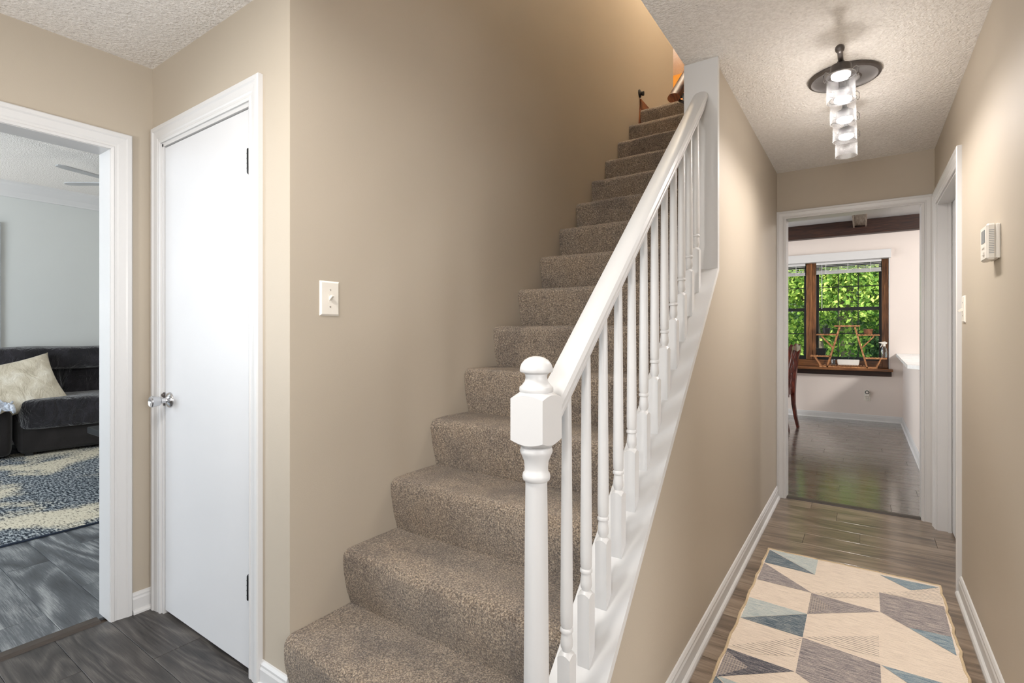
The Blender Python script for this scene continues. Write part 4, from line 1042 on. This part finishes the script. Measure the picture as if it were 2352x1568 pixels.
# ------------------------------------------------------------------ outdoors
gm = nbm(); prism(gm, [(-30, YK+.24), (30, YK+.24), (30, 60), (-30, 60)], 2, -.9, -.7)
struct('ground', gm, 'grass')
import numpy as np
def foliage(name, parent, clumps, n, size, mat, seed):
    r = np.random.RandomState(seed); V = []; 
    per = [max(8, int(n*c[3]**1.0/sum(k[3] for k in clumps))) for c in clumps]
    ctr = []
    for c, m in zip(clumps, per):
        d = r.normal(size=(m, 3)); d /= np.linalg.norm(d, axis=1)[:, None]; rad = c[3]*(.35+.65*r.rand(m)**.5)
        ctr.append(np.array(c[:3])+d*rad[:, None]*np.array([1, 1, .75]))
    ctr = np.vstack(ctr); m = len(ctr)
    a = r.normal(size=(m, 3)); a /= np.linalg.norm(a, axis=1)[:, None]; b = r.normal(size=(m, 3)); b -= (a*b).sum(1)[:, None]*a; b /= np.linalg.norm(b, axis=1)[:, None]
    s = size*(.6+.8*r.rand(m))[:, None]
    vs_ = np.stack([ctr-a*s, ctr+b*s*.55, ctr+a*s, ctr-b*s*.55], 1).reshape(-1, 3)-np.array(wloc(parent))
    me = bpy.data.meshes.new(name); me.from_pydata(vs_.tolist(), [], np.arange(4*m).reshape(-1, 4).tolist()); me.materials.append(M[mat])
    o = bpy.data.objects.new(name, me); C.objects.link(o); o.parent = parent; o['kind'] = 'stuff'
def tree(x, y, h, tr, spread, nl, mat, label, seed, low=.2, size=.11):
    rnd = random.Random(seed); t = empty('tree', (x, y, -.7), label, 'tree', 'trees beyond the kitchen window')
    bm = nbm(); path = [Vector((x+rnd.uniform(-.08, .08)*i, y, -.7+h*i/5)) for i in range(6)]
    tube(bm, path, [tr*1.3, tr, tr*.9, tr*.7, tr*.5, tr*.25], 10); mesh_obj('trunk', bm, 'bark', t, True)
    cl_ = []
    for k in range(7):
        zf = rnd.uniform(low, .95); p_ = Vector((x, y, -.7+h*zf)); a_ = rnd.uniform(0, 2*PI); L = spread*rnd.uniform(.5, 1)
        e_ = p_+Vector((math.cos(a_)*L, math.sin(a_)*L*.7, L*.25)); bm = nbm()
        tube(bm, [p_-Vector((0, 0, L*.3)), (p_+e_)/2+Vector((0, 0, .05)), e_], [tr*.35, tr*.22, tr*.08], 6); mesh_obj('branch', bm, 'bark', t, True)
        cl_ += [(e_.x, e_.y, e_.z, spread*.5)]
    for k in range(16): a_ = rnd.uniform(0, 2*PI); L = spread*rnd.uniform(0, 1)**.6; cl_.append((x+L*math.cos(a_), y+L*math.sin(a_)*.7, -.7+h*rnd.uniform(low, 1.0), spread*rnd.uniform(.3, .5)))
    foliage('foliage', t, cl_, nl, size, mat, seed)
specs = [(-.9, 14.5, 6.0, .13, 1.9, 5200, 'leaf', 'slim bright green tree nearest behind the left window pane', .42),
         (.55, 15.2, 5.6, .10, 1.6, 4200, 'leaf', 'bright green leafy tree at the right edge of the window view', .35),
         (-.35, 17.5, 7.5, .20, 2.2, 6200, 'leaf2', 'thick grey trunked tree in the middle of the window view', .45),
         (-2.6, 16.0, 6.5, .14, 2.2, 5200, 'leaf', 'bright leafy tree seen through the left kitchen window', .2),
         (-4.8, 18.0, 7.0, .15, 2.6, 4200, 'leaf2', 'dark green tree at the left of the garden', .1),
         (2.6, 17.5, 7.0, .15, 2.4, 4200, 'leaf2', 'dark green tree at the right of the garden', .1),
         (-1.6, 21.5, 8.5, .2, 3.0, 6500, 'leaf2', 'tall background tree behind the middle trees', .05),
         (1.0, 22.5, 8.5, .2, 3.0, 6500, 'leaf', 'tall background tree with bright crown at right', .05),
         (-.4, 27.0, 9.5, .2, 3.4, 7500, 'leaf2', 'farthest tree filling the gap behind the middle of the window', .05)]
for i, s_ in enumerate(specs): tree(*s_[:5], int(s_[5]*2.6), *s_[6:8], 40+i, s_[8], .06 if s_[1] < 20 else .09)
for i, (x, y, r_, n_) in enumerate([(-1.7, 12.4, .95, 3000), (-.2, 12.9, .7, 2200), (.9, 12.6, .8, 2200), (-3.4, 12.8, 1.1, 2600), (2.6, 13, 1.1, 1800), (-.9, 19.2, 1.7, 3600), (-3.2, 20, 1.8, 3000), (.9, 19.4, 1.7, 3000)]):
    t = empty('shrub', (x, y, -.7), ['low bright shrub below the left window panes', 'small shrub low in the middle of the window', 'small shrub low at the right of the window', 'broad shrub at the left end of the garden', 'broad shrub at the right end of the garden', 'undergrowth bush behind the middle tree', 'undergrowth bush behind the left tree', 'undergrowth bush behind the right tree'][i], 'shrub', 'shrubs in the garden')
    bm = nbm()
    for k in range(5): a_ = k*1.3; tube(bm, [Vector((x, y, -.7)), Vector((x+math.cos(a_)*r_*.5, y+math.sin(a_)*r_*.5, -.7+r_*1.2))], [.03, .01], 6)
    mesh_obj('stem', bm, 'bark', t)
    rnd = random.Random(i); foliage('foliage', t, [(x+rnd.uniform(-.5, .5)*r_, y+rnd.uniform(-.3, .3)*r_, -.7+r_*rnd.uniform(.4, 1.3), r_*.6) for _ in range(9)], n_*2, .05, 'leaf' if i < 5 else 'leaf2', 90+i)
